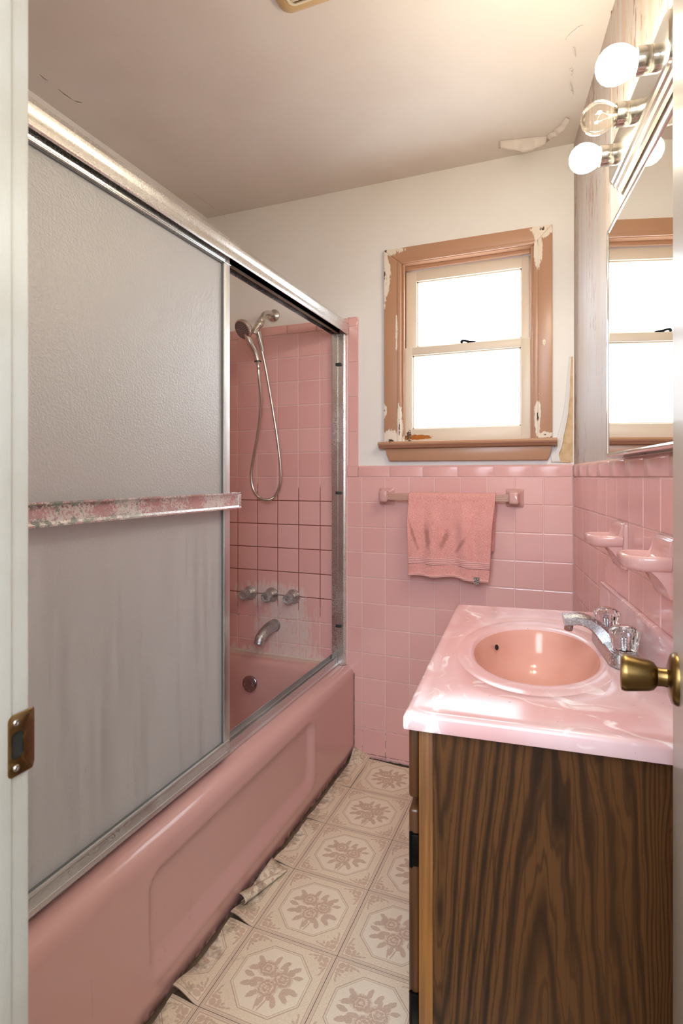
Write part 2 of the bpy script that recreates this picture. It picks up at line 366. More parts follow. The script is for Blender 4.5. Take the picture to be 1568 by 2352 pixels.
# ------------------------------------------------------------------ mesh builder
INFO = {}
class MB:
    def __init__(s, F=I4): s.bm = bmesh.new(); s.F = F
    def _bev(s, geom_edges, off, seg):
        if off > 0: bmesh.ops.bevel(s.bm, geom=geom_edges, offset=off, segments=seg, profile=.5, affect='EDGES', clamp_overlap=True)
    def box(s, x0, x1, y0, y1, z0, z1, bev=0, seg=2):
        v = [s.bm.verts.new(q) for q in ((x0, y0, z0), (x1, y0, z0), (x1, y1, z0), (x0, y1, z0), (x0, y0, z1), (x1, y0, z1), (x1, y1, z1), (x0, y1, z1))]
        fs = [s.bm.faces.new([v[i] for i in q]) for q in ((3, 2, 1, 0), (4, 5, 6, 7), (0, 1, 5, 4), (1, 2, 6, 5), (2, 3, 7, 6), (3, 0, 4, 7))]
        s._bev(list({e for f in fs for e in f.edges}), bev, seg); return s
    def prism(s, poly, axis, d0, d1, bev=0, seg=2):    # poly in the two other axes (order xyz minus axis)
        def P(a, b, d): return {'x': (d, a, b), 'y': (a, d, b), 'z': (a, b, d)}[axis]
        A = [s.bm.verts.new(P(a, b, d0)) for a, b in poly]; B = [s.bm.verts.new(P(a, b, d1)) for a, b in poly]; n = len(poly)
        fs = [s.bm.faces.new(A[::-1]), s.bm.faces.new(B)] + [s.bm.faces.new((A[i], A[(i + 1) % n], B[(i + 1) % n], B[i])) for i in range(n)]
        s._bev(list({e for f in fs for e in f.edges}), bev, seg); return s
    def rings(s, loops, cap0=True, cap1=True, closed=True):
        L = [[s.bm.verts.new(q) for q in l] for l in loops]; n = len(L[0])
        for a, b in zip(L, L[1:]):
            for i in range(n if closed else n - 1): s.bm.faces.new((a[i], a[(i + 1) % n], b[(i + 1) % n], b[i]))
        if cap0: s.bm.faces.new(L[0][::-1])
        if cap1: s.bm.faces.new(L[-1])
        return s
    def tube(s, pts, r, n=12, caps=True, flat=None):
        pts = [Vector(q) for q in pts]; k = len(pts); rr = r if isinstance(r, (list, tuple)) else [r] * k
        t = (pts[1] - pts[0]).normalized(); up = Vector((0, 0, 1)) if abs(t.z) < .9 else Vector((1, 0, 0))
        a = t.cross(up).normalized(); loops = []
        for i, q in enumerate(pts):
            t2 = (pts[min(i + 1, k - 1)] - pts[max(i - 1, 0)]).normalized()
            a = (a - t2 * a.dot(t2)).normalized(); b = t2.cross(a); fb = flat or 1
            loops.append([q + (a * math.cos(2 * PI * j / n) + b * fb * math.sin(2 * PI * j / n)) * rr[i] for j in range(n)])
        return s.rings(loops, caps, caps)
    def lathe(s, prof, org, axis, n=28, wob=None):
        org = Vector(org); t = Vector(axis).normalized(); up = Vector((0, 0, 1)) if abs(t.z) < .9 else Vector((1, 0, 0))
        a = t.cross(up).normalized(); b = t.cross(a)
        f = lambda j, r, h: r * (1 + (wob(j, n, h) if wob else 0))
        return s.rings([[org + t * h + (a * math.cos(2 * PI * j / n) + b * math.sin(2 * PI * j / n)) * max(f(j, r, h), 1e-4) for j in range(n)] for r, h in prof])
    def grid(s, fn, nu, nv, uvf=None):
        V = [[s.bm.verts.new(fn(i / nu, j / nv)) for j in range(nv + 1)] for i in range(nu + 1)]
        lay = s.bm.loops.layers.uv.verify() if uvf else None
        for i in range(nu):
            for j in range(nv):
                f = s.bm.faces.new((V[i][j], V[i + 1][j], V[i + 1][j + 1], V[i][j + 1]))
                if uvf:
                    for l, (a, b) in zip(f.loops, ((i, j), (i + 1, j), (i + 1, j + 1), (i, j + 1))): l[lay].uv = uvf(a / nu, b / nv)
        return s
    def build(s, name, mat, parent=None, smooth=True, norm=True, ang=40):
        if norm: bmesh.ops.recalc_face_normals(s.bm, faces=s.bm.faces)
        me = bpy.data.meshes.new(name); s.bm.to_mesh(me); s.bm.free()
        base = INFO.get(parent.name, I4) if parent else I4
        me.transform(base.inverted() @ s.F)
        if smooth: me.polygons.foreach_set('use_smooth', [True] * len(me.polygons)); me.set_sharp_from_angle(angle=R(ang))
        me.materials.append(M[mat]); o = bpy.data.objects.new(name, me); C.objects.link(o)
        if parent: o.parent = parent; INFO[o.name] = base
        return o
def tag(o, label, cat, group=None):
    o['label'] = label; o['category'] = cat
    if group: o['group'] = group
    return o
def thing(name, label, cat, loc, rot=0, group=None):
    o = bpy.data.objects.new(name, None); o.empty_display_size = .05; C.objects.link(o); o.location = loc; o.rotation_euler = (0, 0, rot)
    INFO[o.name] = Matrix.Translation(loc) @ Matrix.Rotation(rot, 4, 'Z')
    return tag(o, label, cat, group)
def struct(o): o['kind'] = 'structure'; return o
def solid(o, t, off=-1):
    m = o.modifiers.new('thickness', 'SOLIDIFY'); m.thickness = t; m.offset = off; return o
def rloc(s_, off, z): return RW @ Vector((-s_, off, z))
def rr_loop(x0, x1, y0, y1, r, z, n=8):
    out = []
    for cx, cy, a0 in ((x1 - r, y1 - r, 0), (x0 + r, y1 - r, 90), (x0 + r, y0 + r, 180), (x1 - r, y0 + r, 270)):
        for i in range(n + 1):
            a = R(a0 + 90 * i / n); out.append((cx + r * math.cos(a), cy + r * math.sin(a), z))
    return out
def bez(pts, n=12):     # Catmull-Rom through points
    P = [Vector(q) for q in pts]; P = [P[0] * 2 - P[1]] + P + [P[-1] * 2 - P[-2]]; out = []
    for i in range(1, len(P) - 2):
        for k in range(n):
            t = k / n; a, b, c_, d_ = P[i - 1:i + 3]
            out.append(.5 * ((2 * b) + (c_ - a) * t + (2 * a - 5 * b + 4 * c_ - d_) * t * t + (3 * b - a - 3 * c_ + d_) * t ** 3))
    out.append(P[-2]); return out
def sstep(a, b, x):
    t = max(0, min(1, (x - a) / (b - a))); return t * t * (3 - 2 * t)

# ------------------------------------------------------------------ setting: shell
WX0, WX1, WZ0, WZ1 = -.655, -.112, 1.372, 2.150     # window opening
b = MB(); y0, y1 = D + .005, D + .16
for x0_, x1_, z0_, z1_ in ((XL - .12, WX0, 0, CZ), (WX1, .35, 0, CZ), (WX0, WX1, 0, WZ0), (WX0, WX1, WZ1, CZ)): b.box(x0_, x1_, y0, y1, z0_, z1_)
wall_back = struct(b.build('wall_back', 'plaster', smooth=False))
wall_left = struct(MB().box(XL - .12, XL - .005, .27, D + .16, 0, CZ).build('wall_left', 'plaster', smooth=False))
wr = bpy.data.objects
b = MB(RW).box(-2.10, .10, -.12, -.004, 0, CZ)
wall_right = b.build('wall_right', 'streaked', smooth=False)
# give the right wall its own frame so that its tiles can sit in it
wall_right.data.transform(RW.inverted()); wall_right.matrix_world = RW; INFO['wall_right'] = RW; struct(wall_right)
ceil = struct(MB().box(XL - .12, 1.2, -1.4, D + .16, CZ, CZ + .1).build('ceiling', 'ceiling', smooth=False))
floor = struct(MB().box(XL - .12, 1.2, -1.4, D + .16, -.12, -.004).build('floor', 'subfloor', smooth=False))
JX, JY0, JY1 = -.4746, .27, .385                     # left door jamb
b = MB(); b.box(XL - .12, JX - .02, JY0, JY1 - .01, 0, CZ); b.box(.118, 1.2, JY0, JY1 - .01, 0, CZ); b.box(JX - .02, .118, JY0, JY1 - .01, 2.06, CZ)
b.box(XL - .005, -.875, JY1 - .01, TUB0 - .004, 0, CZ)
wall_front = struct(b.build('wall_front', 'plaster', smooth=False))
b = MB(); b.box(-1.12, -1.0, -1.4, JY0, 0, CZ)
struct(b.build('wall_hall_left', 'hall_paint', smooth=False))
struct(MB().box(1.0, 1.12, -1.4, JY0, 0, CZ).build('wall_hall_right', 'hall_paint', smooth=False))
struct(MB().box(-1.12, 1.12, -1.5, -1.4, 0, CZ).build('wall_hall_back', 'hall_paint', smooth=False))

# vinyl tiles
T = .2475; X0 = -.795; Y0 = D + .001
def vinyl(xa, xb, ya, yb, col, row, fn=None, n=1):
    # tile cell (col,row): u from cell left edge
    cx, cy = X0 + col * T - (T if col < 0 else 0) * 0, Y0 - (row + 1) * T
    gap = .0006
    f0 = lambda s_, t_: (xa + gap + (xb - xa - 2 * gap) * s_, ya + gap + (yb - ya - 2 * gap) * t_)
    def P(s_, t_):
        a, c_ = f0(s_, t_); return (a, c_, fn(a, c_) if fn else 0.0)
    UV = lambda s_, t_: ((f0(s_, t_)[0] - cx) / T, (f0(s_, t_)[1] - cy) / T)
    o = MB().grid(P, n if fn else 1, n if fn else 1, UV).build('vinyl_tile', 'vinyl', floor, norm=False, smooth=False)
    solid(o, .0025, -1); return o
flat_cache = {}
for row in range(0, 7):
    ya, yb = Y0 - (row + 1) * T, Y0 - row * T
    for col in range(0, 4):
        xa = X0 + col * T
        if row == 0 and col == 0:
            vinyl(xa, xa + T, ya, yb - .016, col, row, lambda a, c_: .007 * sstep(Y0 - .11, Y0 - .016, c_) * sstep(X0 + .16, X0 + .02, a), 24); continue
        xb = min(xa + T, .24)
        if (col, 'x') in flat_cache and xb == xa + T:
            src = flat_cache[(col, 'x')]; o = src.copy(); C.objects.link(o); o.location.y = -(row - src['row']) * T
        else:
            o = vinyl(xa, xb, ya, yb, col, row)
            o['row'] = row
            if xb == xa + T: flat_cache[(col, 'x')] = o
    # left strip along the tub, corners curl
    amp = [.0, .006, .010, .022, .026, .024, .02][row]
    if row == 0: fn = lambda a, c_: .036 * sstep(Y0 - .09, Y0 - .005, c_) ** 1.4 * sstep(X0 + .02, XT, a) + .002
    else:
        def fn(a, c_, ya=ya, amp=amp):
            s_ = sstep(X0 - .004, XT + .005, a); return amp * s_ ** .8 * (math.exp(-((c_ - ya) / .055) ** 2) + .25 * math.exp(-((c_ - ya - T) / .05) ** 2)) + .0012 * math.sin(c_ * 40) * s_
    vinyl(XT + .002, X0, ya, yb, -1, row, fn, 30)
# rolled flap torn from one tile beside the tub
ax0, ax1 = Vector((-.866, 1.385, .016)), Vector((-.812, 1.562, .004)); dv = (ax1 - ax0).normalized(); sd = Vector((dv.y, -dv.x, 0))
def flap(s_, t_):
    q = ax0.lerp(ax1, s_); r_ = .014 * (1 - .75 * s_); a = -1.2 + 4.2 * t_
    return q + sd * (r_ * math.cos(a)) * 1.3 + Vector((0, 0, r_ * math.sin(a) + r_ * .5))
solid(MB().grid(flap, 14, 12, lambda s_, t_: (.62 + .3 * t_, .1 + s_ * .8)).build('torn_flap', 'vinyl', floor, norm=False), .0018)
def wedge(s_, t_):
    q = ax0.lerp(ax1, s_); return q.lerp(Vector((XT + .003, q.y + .01, .012 + .012 * s_)), t_)
solid(MB().grid(wedge, 10, 4, lambda s_, t_: (.62 + .2 * t_, .1 + s_ * .8)).build('torn_flap', 'vinyl', floor, norm=False), .0018)
# dirt line along the tub foot
pts = [(XT + .003 + .003 * mnoise.noise((0, i * .3, 1)), TUB0 + .05 + i * .0105, .002) for i in range(160)]
b = MB().tube(pts, [.0016 + .0030 * abs(mnoise.noise((i * .35, 3, 0))) for i in range(160)], 6)
o = b.build('dirt_line', 'grime', floor); o['kind'] = 'stuff'

# ------------------------------------------------------------------ wall tiles
TM = {}
def tile_obj(w, h, mat, parent, loc, rotz, kind='tile', t=.0075):
    key = (round(w, 4), round(h, 4), mat, kind)
    if key not in TM:
        b = MB(); gp_ = .0015 if mat == 'tile_scum' else .0011; W2, H2 = w / 2 - gp_, h / 2 - gp_
        if kind == 'tile': b.rings([[(-W2, 0, -H2), (W2, 0, -H2), (W2, 0, H2), (-W2, 0, H2)], [(-W2, t - .0022, -H2), (W2, t - .0022, -H2), (W2, t - .0022, H2), (-W2, t - .0022, H2)],
                                   [(-W2 + .0008, t - .0006, -H2 + .0008), (W2 - .0008, t - .0006, -H2 + .0008), (W2 - .0008, t - .0006, H2 - .0008), (-W2 + .0008, t - .0006, H2 - .0008)],
                                   [(-W2 + .003, t, -H2 + .003), (W2 - .003, t, -H2 + .003), (W2 - .003, t, H2 - .003), (-W2 + .003, t, H2 - .003)]])
        else:   # bullnose cap: rounded along its top (z+)
            prof = [(0, -H2), (t, -H2 + .001)] + [(t - .013 + .013 * math.cos(R(a)), H2 - .013 + .013 * math.sin(R(a))) for a in (0, 20, 40, 60, 80, 95)] + [(0, H2 - .001)]
            b.prism(prof, 'x', -W2, W2, .0006, 1)
        m = b.build('tile', mat, ang=12 if kind == 'tile' else 28).data; m.name = 'tile_mesh'
        o = next(q for q in C.objects if q.data is m); TM[key] = m
    else:
        o = bpy.data.objects.new('tile', TM[key]); C.objects.link(o)
    o.name = 'cap_tile' if kind == 'cap' else 'tile'
    o.parent = parent; o.location = loc; o.rotation_euler = rotz if isinstance(rotz, tuple) else (0, 0, rotz); return o
PZ = .1108; ZC = 1.236
ROWS = [(ZC - (k + 1) * PZ, ZC - k * PZ) for k in range(11)] + [(0.002, ZC - 11 * PZ)]
UP = [(ZC + k * PZ, ZC + (k + 1) * PZ) for k in range(6)]
COLS = [(-.905, -.834)] + [(-.834 + i * .1075, -.834 + (i + 1) * .1075) for i in range(8)]
SH = [(-1.0375, -.905)] + [(-1.0375 - (i + 1) * .109, -1.0375 - i * .109) for i in range(6)]; SH[-1] = (XL + .002, SH[-1][1])
YB = D + .0075
def jig(): return random.uniform(-.0003, .0003)
for i, (xa, xb) in enumerate(COLS):
    for za, zb in ROWS: tile_obj(xb - xa, zb - za, 'tile', wall_back, ((xa + xb) / 2, YB + jig(), (za + zb) / 2), PI)
for xa, xb in SH:
    for za, zb in [r_ for r_ in ROWS if r_[1] > .42] + UP:
        za = max(za, .396); tile_obj(xb - xa, zb - za, 'tile_scum', wall_back, ((xa + xb) / 2, YB + jig(), (za + zb) / 2), PI)
ZT = UP[-1][1]
for i in range(5):
    xa, xb = -.905 - (i + 1) * .15, -.905 - i * .15; xa = max(xa, XL + .002)
    tile_obj(xb - xa, .048, 'tile', wall_back, ((xa + xb) / 2, YB, ZT + .024), PI, 'cap', .009)
for i in range(4):        # tall bullnose column beside the shower
    zb = ZT - i * .1545; tile_obj(.1545, .054, 'tile', wall_back, (-.878, YB, zb - .0772), (PI, R(90), 0) if False else (0, R(90), PI), 'cap', .009)
tile_obj(.052, .053, 'tile', wall_back, (-.879, YB, ZC + .0265), PI)
b = MB(Matrix.Translation((-.878, YB, ZT + .024)) @ Matrix.Rotation(PI, 4, 'Z'))
lp = lambda ins, y_: [(q[0], y_, q[1]) for q in [(.027 - ins, -.024 + ins)] + [(-.027 + ins + .016 - .016 * math.cos(R(a)), .024 - ins - .016 + .016 * math.sin(R(a))) for a in range(0, 91, 15)] + [(.027 - ins, .024 - ins)] + [(-.027 + ins, -.024 + ins)]]
def lp(ins, y_):
    P_ = [(.026 - ins, -.023 + ins), (.026 - ins, .023 - ins)] + [(-.026 + ins + .016 - .016 * math.sin(R(a)), .023 - ins - .016 + .016 * math.cos(R(a))) for a in range(0, 91, 15)] + [(-.026 + ins, -.023 + ins)]
    return [(q[0], y_, q[1]) for q in P_]
b.rings([lp(0, 0), lp(0, .003), lp(.003, .007), lp(.010, .009)]).build('cap_tile', 'tile', wall_back)
for i in range(6):
    xa, xb = -.853 + i * .146, -.853 + (i + 1) * .146
    tile_obj(xb - xa, .053, 'tile', wall_back, ((xa + xb) / 2, YB, ZC + .0265), PI, 'cap', .009)
gb = MB().box(-.905, .024, D + .0022, D + .006, 0, ZC + .05); gb.box(XL, -.905, D + .0022, D + .006, .38, ZT + .045); gb.box(-.905, -.853, D + .0022, D + .006, ZC, ZT + .045)
gb.build('grout', 'grout', wall_back, smooth=False)
RC = [(0.0, .089)] + [(.089 + i * .1215, .089 + (i + 1) * .1215) for i in range(15)]
for sa, sb in RC:
    for za, zb in ROWS: tile_obj(sb - sa, zb - za, 'tile', wall_right, (-(sa + sb) / 2, -.0075 + jig(), (za + zb) / 2), 0)
for sa, sb in [(.0, .11)] + [(.11 + i * .168, .11 + (i + 1) * .168) for i in range(11)]:
    tile_obj(sb - sa, .053, 'tile', wall_right, (-(sa + sb) / 2, -.0075, ZC + .0265), 0, 'cap', .009)
MB(RW).box(-1.95, 0, -.006, -.0022, 0, ZC + .05).build('grout', 'grout', wall_right, smooth=False)
b = MB()
for i in range(16):
    for za, zb in [r_ for r_ in ROWS if r_[1] > .45] + UP:
        ya = D - (i + 1) * .1085; 
        if ya < TUB0 - .03: continue
        b.box(XL - .005, XL + .003, max(ya, TUB0) + .0009, ya + .1076, max(za, .40) + .0009, zb - .0009, .001, 1)
o = b.build('tile_field', 'tile_scum', wall_left); o['kind'] = 'stuff'
MB().box(XL - .005, XL - .002, TUB0, D, .38, ZT + .02).build('grout', 'grout', wall_left, smooth=False)

# peeling paint: ceiling flakes, torn paper at the corner, torn strip beside the mirror
def flake(pts, lift, name, mat, parent, nrm, seg=8, F=I4):
    # pts: outline edge pairs (hinge point, free point); the free edge lifts along nrm
    b = MB(F); nrm = Vector(nrm); hp = [Vector(a) for a, _ in pts]; fp = [Vector(c_) for _, c_ in pts]
    def P(s_, t_):
        k = s_ * (len(pts) - 1); i = min(int(k), len(pts) - 2); f_ = k - i
        a = hp[i].lerp(hp[i + 1], f_); c_ = fp[i].lerp(fp[i + 1], f_); j = mnoise.noise((k * 2.3, lift * 100, 1)) * .004
        return a.lerp(c_, t_) + nrm * (lift * t_ ** 1.7 * math.sin(PI * (.12 + .76 * s_)) + .0008) + (c_ - a) * j * 20 * t_
    b.grid(P, 24, seg); return solid(b.build(name, mat, parent), .0003)
zc = CZ - .0005
def ragged(path, wd, lift, name, parent, nrm, mat='ceiling', seed=0):
    pr_ = []
    for i, (x_, y_) in enumerate(path):
        n_ = mnoise.noise((i * 1.7 + seed, seed, 0)); k_ = math.sin(PI * (i + .5) / len(path))
        pr_.append(((x_ - wd * k_ * .9, y_ - wd * k_ * .3, zc), (x_ + wd * .5 * n_, y_ + wd * .35 * n_, zc)))
    return flake(pr_, lift, name, mat, parent, nrm, 5)
def line(a, c_, n, amp, sd_): return [(a[0] + (c_[0] - a[0]) * i / n + amp * mnoise.noise((i * .9, sd_, 2)), a[1] + (c_[1] - a[1]) * i / n + amp * mnoise.noise((i * .9, sd_, 7))) for i in range(n + 1)]
for pts_ in ([(-1.556, 1.296, CZ), (-1.559, 1.312, CZ), (-1.557, 1.328, CZ)], [(-1.558, 1.366, CZ), (-1.560, 1.395, CZ), (-1.556, 1.425, CZ)], [(-1.556, 1.430, CZ), (-1.548, 1.441, CZ), (-1.538, 1.449, CZ)]):
    MB().tube(pts_, [.0004, .0014, .0005], 6).build('ceiling_crack', 'grime', ceil)
rnd = random.Random(4)
bp = [(-.225, 2.236), (-.19, 2.258), (-.13, 2.290), (-.07, 2.285), (-.045, 2.262), (-.02, 2.225), (.015, 2.175), (-.005, 2.172), (-.04, 2.215), (-.065, 2.245), (-.13, 2.235), (-.19, 2.228)]
MB().prism(bp, 'z', CZ - .0006, CZ + .001).build('bare_patch', 'bare_plaster', ceil, smooth=False)
fl_ = [(-.235 + .17 * i / 12, 2.232 + .034 * i / 12 + rnd.uniform(-.009, .012) * (0 < i < 12)) for i in range(13)]
flake([((x_, 2.205 + .034 * i / 12, zc), (x_ + rnd.uniform(-.004, .004), y_, zc)) for i, (x_, y_) in enumerate(fl_)], .034, 'paint_flake', 'ceiling', ceil, (0, 0, -1), 6)
fl_ = [(-.058 + .075 * i / 9 + rnd.uniform(-.006, .006), 2.262 - .10 * i / 9 + rnd.uniform(-.006, .006)) for i in range(10)]
flake([((x_ - .014, y_ - .012, zc), (x_, y_, zc)) for x_, y_ in fl_], .014, 'paint_flake', 'ceiling', ceil, (0, 0, -1), 5)
for i, (a, c_) in enumerate([((.025, 2.03), (.012, 1.96)), ((.018, 1.93), (.020, 1.89)), ((.030, 1.85), (.022, 1.80)), ((.0, 1.765), (.045, 1.725)), ((.028, 1.63), (.030, 1.56)), ((.036, 1.53), (.026, 1.47)), ((.026, 1.45), (.034, 1.40)), ((.045, 1.37), (.040, 1.33))]):
    ragged(line(a, c_, 6, .006, i), .007, .004, 'paint_flake', ceil, (0, 0, -1), 'ceiling', i)
yb_ = D + .0045
prof = [(0.016, 1.70), (.012, 1.62), (.010, 1.54), (.002, 1.46), (-.010, 1.40), (-.020, 1.345), (-.030, 1.325), (-.022, 1.292)]
b = MB(); fr_ = [b.bm.verts.new((x_, yb_, z_)) for x_, z_ in prof] + [b.bm.verts.new((.026, yb_, 1.292)), b.bm.verts.new((.026, yb_, 1.70))]; b.bm.faces.new(fr_)
solid(b.build('exposed_backing', 'backing', wall_back, smooth=False), .0008)
flake([((x_ - .004 - .026 * i / 7, yb_ - .0002, z_), (x_ + .004, yb_ - .0002, z_)) for i, (x_, z_) in enumerate(prof)], .010, 'torn_paper', 'plaster', wall_back, (0, -1, 0), 6)
flake([((-.046, yb_, 1.340), (-.020, yb_, 1.326)), ((-.046, yb_, 1.315), (.012, yb_, 1.306)), ((-.045, yb_, 1.292), (.018, yb_, 1.291))], .010, 'torn_paper', 'backing', wall_back, (0, -1, 0), 6)
flake([((-.655, -.004, 1.44), (-.648, -.004, 1.44)), ((-.665, -.004, 1.36), (-.630, -.004, 1.36)), ((-.670, -.004, 1.292), (-.612, -.004, 1.292))], .004, 'torn_strip', 'backing', wall_right, (0, 1, 0), 4, RW)
MB(RW).box(-.627, -.621, -.005, -.0015, 1.29, CZ, .001, 1).build('panel_joint', 'streaked', wall_right)

# ------------------------------------------------------------------ window
win = thing('window_1', '', '', (-.39, D, 1.37)); del win['label']; del win['category']; struct(win)
OX0, OX1, OZ1 = -.728, -.048, 2.214; IX0, IX1, IZ1 = WX0 + .004, WX1 - .004, WZ1 - .004
yf = D - .018
def casing(poly, bead):
    b = MB().prism(poly, 'y', yf, D + .005, .003, 2); b.prism(bead, 'y', yf - .005, yf + .01, .0025, 2); return b
casing([(OX0, 1.385), (IX0, 1.385), (IX0, IZ1), (OX0, OZ1)], [(IX0 - .016, 1.385), (IX0, 1.385), (IX0, IZ1), (IX0 - .016, IZ1 + .0155)]).build('side_casing', 'casing_paint', win)
casing([(IX1, 1.385), (OX1, 1.385), (OX1, OZ1), (IX1, IZ1)], [(IX1, 1.385), (IX1 + .016, 1.385), (IX1 + .016, IZ1 + .0155), (IX1, IZ1)]).build('side_casing', 'casing_paint', win)
casing([(OX0, OZ1), (IX0, IZ1), (IX1, IZ1), (OX1, OZ1)], [(IX0 - .016, IZ1 + .0155), (IX0, IZ1), (IX1, IZ1), (IX1 + .016, IZ1 + .0155)]).build('head_casing', 'casing_paint', win)
for xa, xb in ((WX0, WX0 + .006), (WX1 - .006, WX1)):
    MB().box(xa, xb, yf + .004, D + .15, 1.372, WZ1).build('jamb', 'casing_paint', win, smooth=False)
b = MB().box(WX0, WX1, yf + .004, D + .15, WZ1 - .006, WZ1); b.box(WX0, WX1, D + .022, D + .034, WZ1 - .022, WZ1 - .005, .002)
b.build('head_jamb', 'casing_paint', win)
for xa, xb in ((WX0 + .006, WX0 + .016), (WX1 - .016, WX1 - .006)):
    MB().box(xa, xb, D - .010, D + .004, 1.386, WZ1 - .006, .003).build('stop', 'casing_paint', win)
# stool with rounded nose
nose = [(D + .15, 1.386), (D + .15, 1.366)] + [(D - .047 - .010 * math.sin(R(a)) * 1.1, 1.373 - .011 * math.cos(R(a)) + .0) for a in range(0, 181, 20)]
nose = [(D + .15, 1.386), (D + .15, 1.358), (D - .035, 1.358), (D - .041, 1.362), (D - .045, 1.368), (D - .053, 1.371), (D - .056, 1.377), (D - .053, 1.384), (D - .046, 1.386)]
b = MB().prism([q for q in nose if True], 'x', -.650, -.117); 
front = [(D + .004, 1.386), (D + .004, 1.358)] + nose[2:]
b.prism(front, 'x', -.744, -.6501); b.prism(front, 'x', -.1169, -.030); b.build('stool', 'casing_paint', win)
ap = [(-.720, 1.358), (-.716, 1.335), (-.704, 1.305), (-.066, 1.303), (-.053, 1.335), (-.049, 1.358)]
MB().prism(ap, 'y', D - .022, D + .004, .003, 2).build('apron', 'casing_paint', win)
def sash(name, x0_, x1_, z0_, z1_, gx0, gx1, gz0, gz1, ya, yb, pane):
    b = MB(); b.box(x0_, gx0, ya, yb, z0_, z1_, .003); b.box(gx1, x1_, ya, yb, z0_, z1_, .003); b.box(gx0 - .002, gx1 + .002, ya, yb, gz1, z1_, .003); b.box(gx0 - .002, gx1 + .002, ya, yb, z0_, gz0, .003)
    for q in ((gx0 - .001, gx0 + .005, gz0, gz1), (gx1 - .005, gx1 + .001, gz0, gz1), (gx0, gx1, gz1 - .005, gz1 + .001), (gx0, gx1, gz0 - .001, gz0 + .004)):
        b.box(q[0], q[1], ya + .010, yb - .012, q[2], q[3])
    o = b.build(name, 'sash_paint', win)
    MB().box(gx0 - .004, gx1 + .004, yb - .016, yb - .012, gz0 - .004, gz1 + .004).build('pane', pane, o, smooth=False)
sash('upper_sash', WX0 + .008, WX1 - .008, 1.768, 2.128, -.599, -.166, 1.800, 2.083, D + .045, D + .080, 'pane_upper')
sash('lower_sash', WX0 + .007, WX1 - .007, 1.387, 1.789, -.609, -.166, 1.441, 1.755, D + .006, D + .042, 'pane_lower')
b = MB().tube(bez([(-.405, D + .02, 1.795), (-.395, D + .018, 1.802), (-.372, D + .02, 1.797), (-.345, D + .022, 1.793)], 6), [.006] * 6 + [.0045] * 12 + [.003], 8)
b.lathe([(.002, 0), (.009, .001), (.009, .004), (.005, .006)], (-.372, D + .022, 1.788), (0, 0, 1), 14); b.build('sash_lock', 'hinge_black', win)
struct(MB().box(WX0 - .02, WX1 + .02, D + .12, D + .14, WZ0 - .02, WZ1 + .02).build('window_shutter', 'outer_paint', smooth=False)) if False else None

# ------------------------------------------------------------------ door frame and door
b = MB().box(JX - .022, JX, JY0 - .004, JY1, 0, 2.05, .004, 2); b.box(JX - .001, JX + .010, JY0 + .008, JY0 + .0415, 0, 2.05, .003); b.box(JX - .001, JX + .0022, JY0 + .0405, .3640, 0, 2.05, .001)
trim = struct(b.build('trim_1', 'jamb_paint'))
zk = .988
sp = MB(); lpw = lambda ins: [(q[0], q[1]) for q in rr_loop(JY1 - .0255 + ins, JY1 + .006 - ins, zk - .029 + ins, zk + .029 - ins, .005, 0, 4)]
hole = [(q[0], q[1]) for q in rr_loop(JY1 - .0215, JY1 - .009, zk - .0125, zk + .0125, .004, 0, 4)]
outer = lpw(0)
def lipx(y_): return JX + .0018 + (-.0035 * sstep(JY1 - .001, JY1 + .006, y_))
b = MB(); b.rings([[(lipx(a) + .0, a, c_) for a, c_ in outer], [(lipx(a) + .0008, a, c_) for a, c_ in lpw(.001)], [(lipx(a) + .0008, a, c_) for a, c_ in hole], [(JX + .0004, a, c_) for a, c_ in hole]], False, False)
strike = b.build('strike_plate', 'bronze', trim)
b = MB().rings([[(JX + .0012, a, c_) for a, c_ in hole], [(JX + .0006, a, c_) for a, c_ in hole]]); b.build('latch_hole', 'dark_hole', strike)
for dz in (-.021, .021):
    b = MB().lathe([(.0035, -.001), (.0035, .0016), (.0028, .0026), (.0012, .0026), (.001, .0018)], (JX + .0014, JY1 - .0165, zk + dz), (1, 0, 0), 14); b.build('screw', 'nickel', strike)
# right jamb and door head
struct(MB().box(.104, .120, JY0 - .004, JY1, 0, 2.05, .003).build('trim_2', 'jamb_paint'))
struct(MB().box(JX - .022, .120, JY0 - .004, JY1, 2.05, 2.07, .003).build('trim_3', 'jamb_paint'))
hx, hy, lx, ly = .098, .300, .1345, .870
dl = math.hypot(lx - hx, ly - hy); DF = Matrix.Translation((hx, hy, 0)) @ Matrix.Rotation(math.atan2(ly - hy, lx - hx), 4, 'Z')   # local x along the door, y>0 is the face we see
door = MB(DF).box(0, dl, -.034, 0, .012, 2.03, .003).build('door_1', 'door_paint'); struct(door); INFO['door_1'] = I4
rosez = .981; kx = dl - .056
b = MB(DF).lathe([(.0325, -.001), (.0325, .003), (.030, .007), (.022, .010), (.014, .0115)], (kx, 0, rosez), (0, 1, 0), 40); b.build('rose', 'brass', door)
b = MB(DF).lathe([(.0125, .008), (.0115, .016), (.012, .022), (.0175, .0265), (.0195, .032), (.0215, .044), (.0235, .056), (.0238, .060), (.0225, .0635), (.019, .0645), (.008, .0630), (.003, .0628)], (kx, 0, rosez), (0, 1, 0), 40); b.build('door_knob', 'brass', door)
b = MB(DF).lathe([(.0325, 0), (.0325, .003), (.030, .007), (.012, .0115), (.0115, .020), (.0195, .030), (.0235, .056), (.020, .0645), (.003, .0628)], (kx, -.034, rosez), (0, -1, 0), 28); b.build('door_knob', 'brass', door)
b = MB(DF).box(dl - .001, dl + .0015, -.028, -.006, rosez - .028, rosez + .028, .001); b.box(dl, dl + .008, -.022, -.012, rosez - .007, rosez + .007, .002); b.build('latch', 'brass', door)

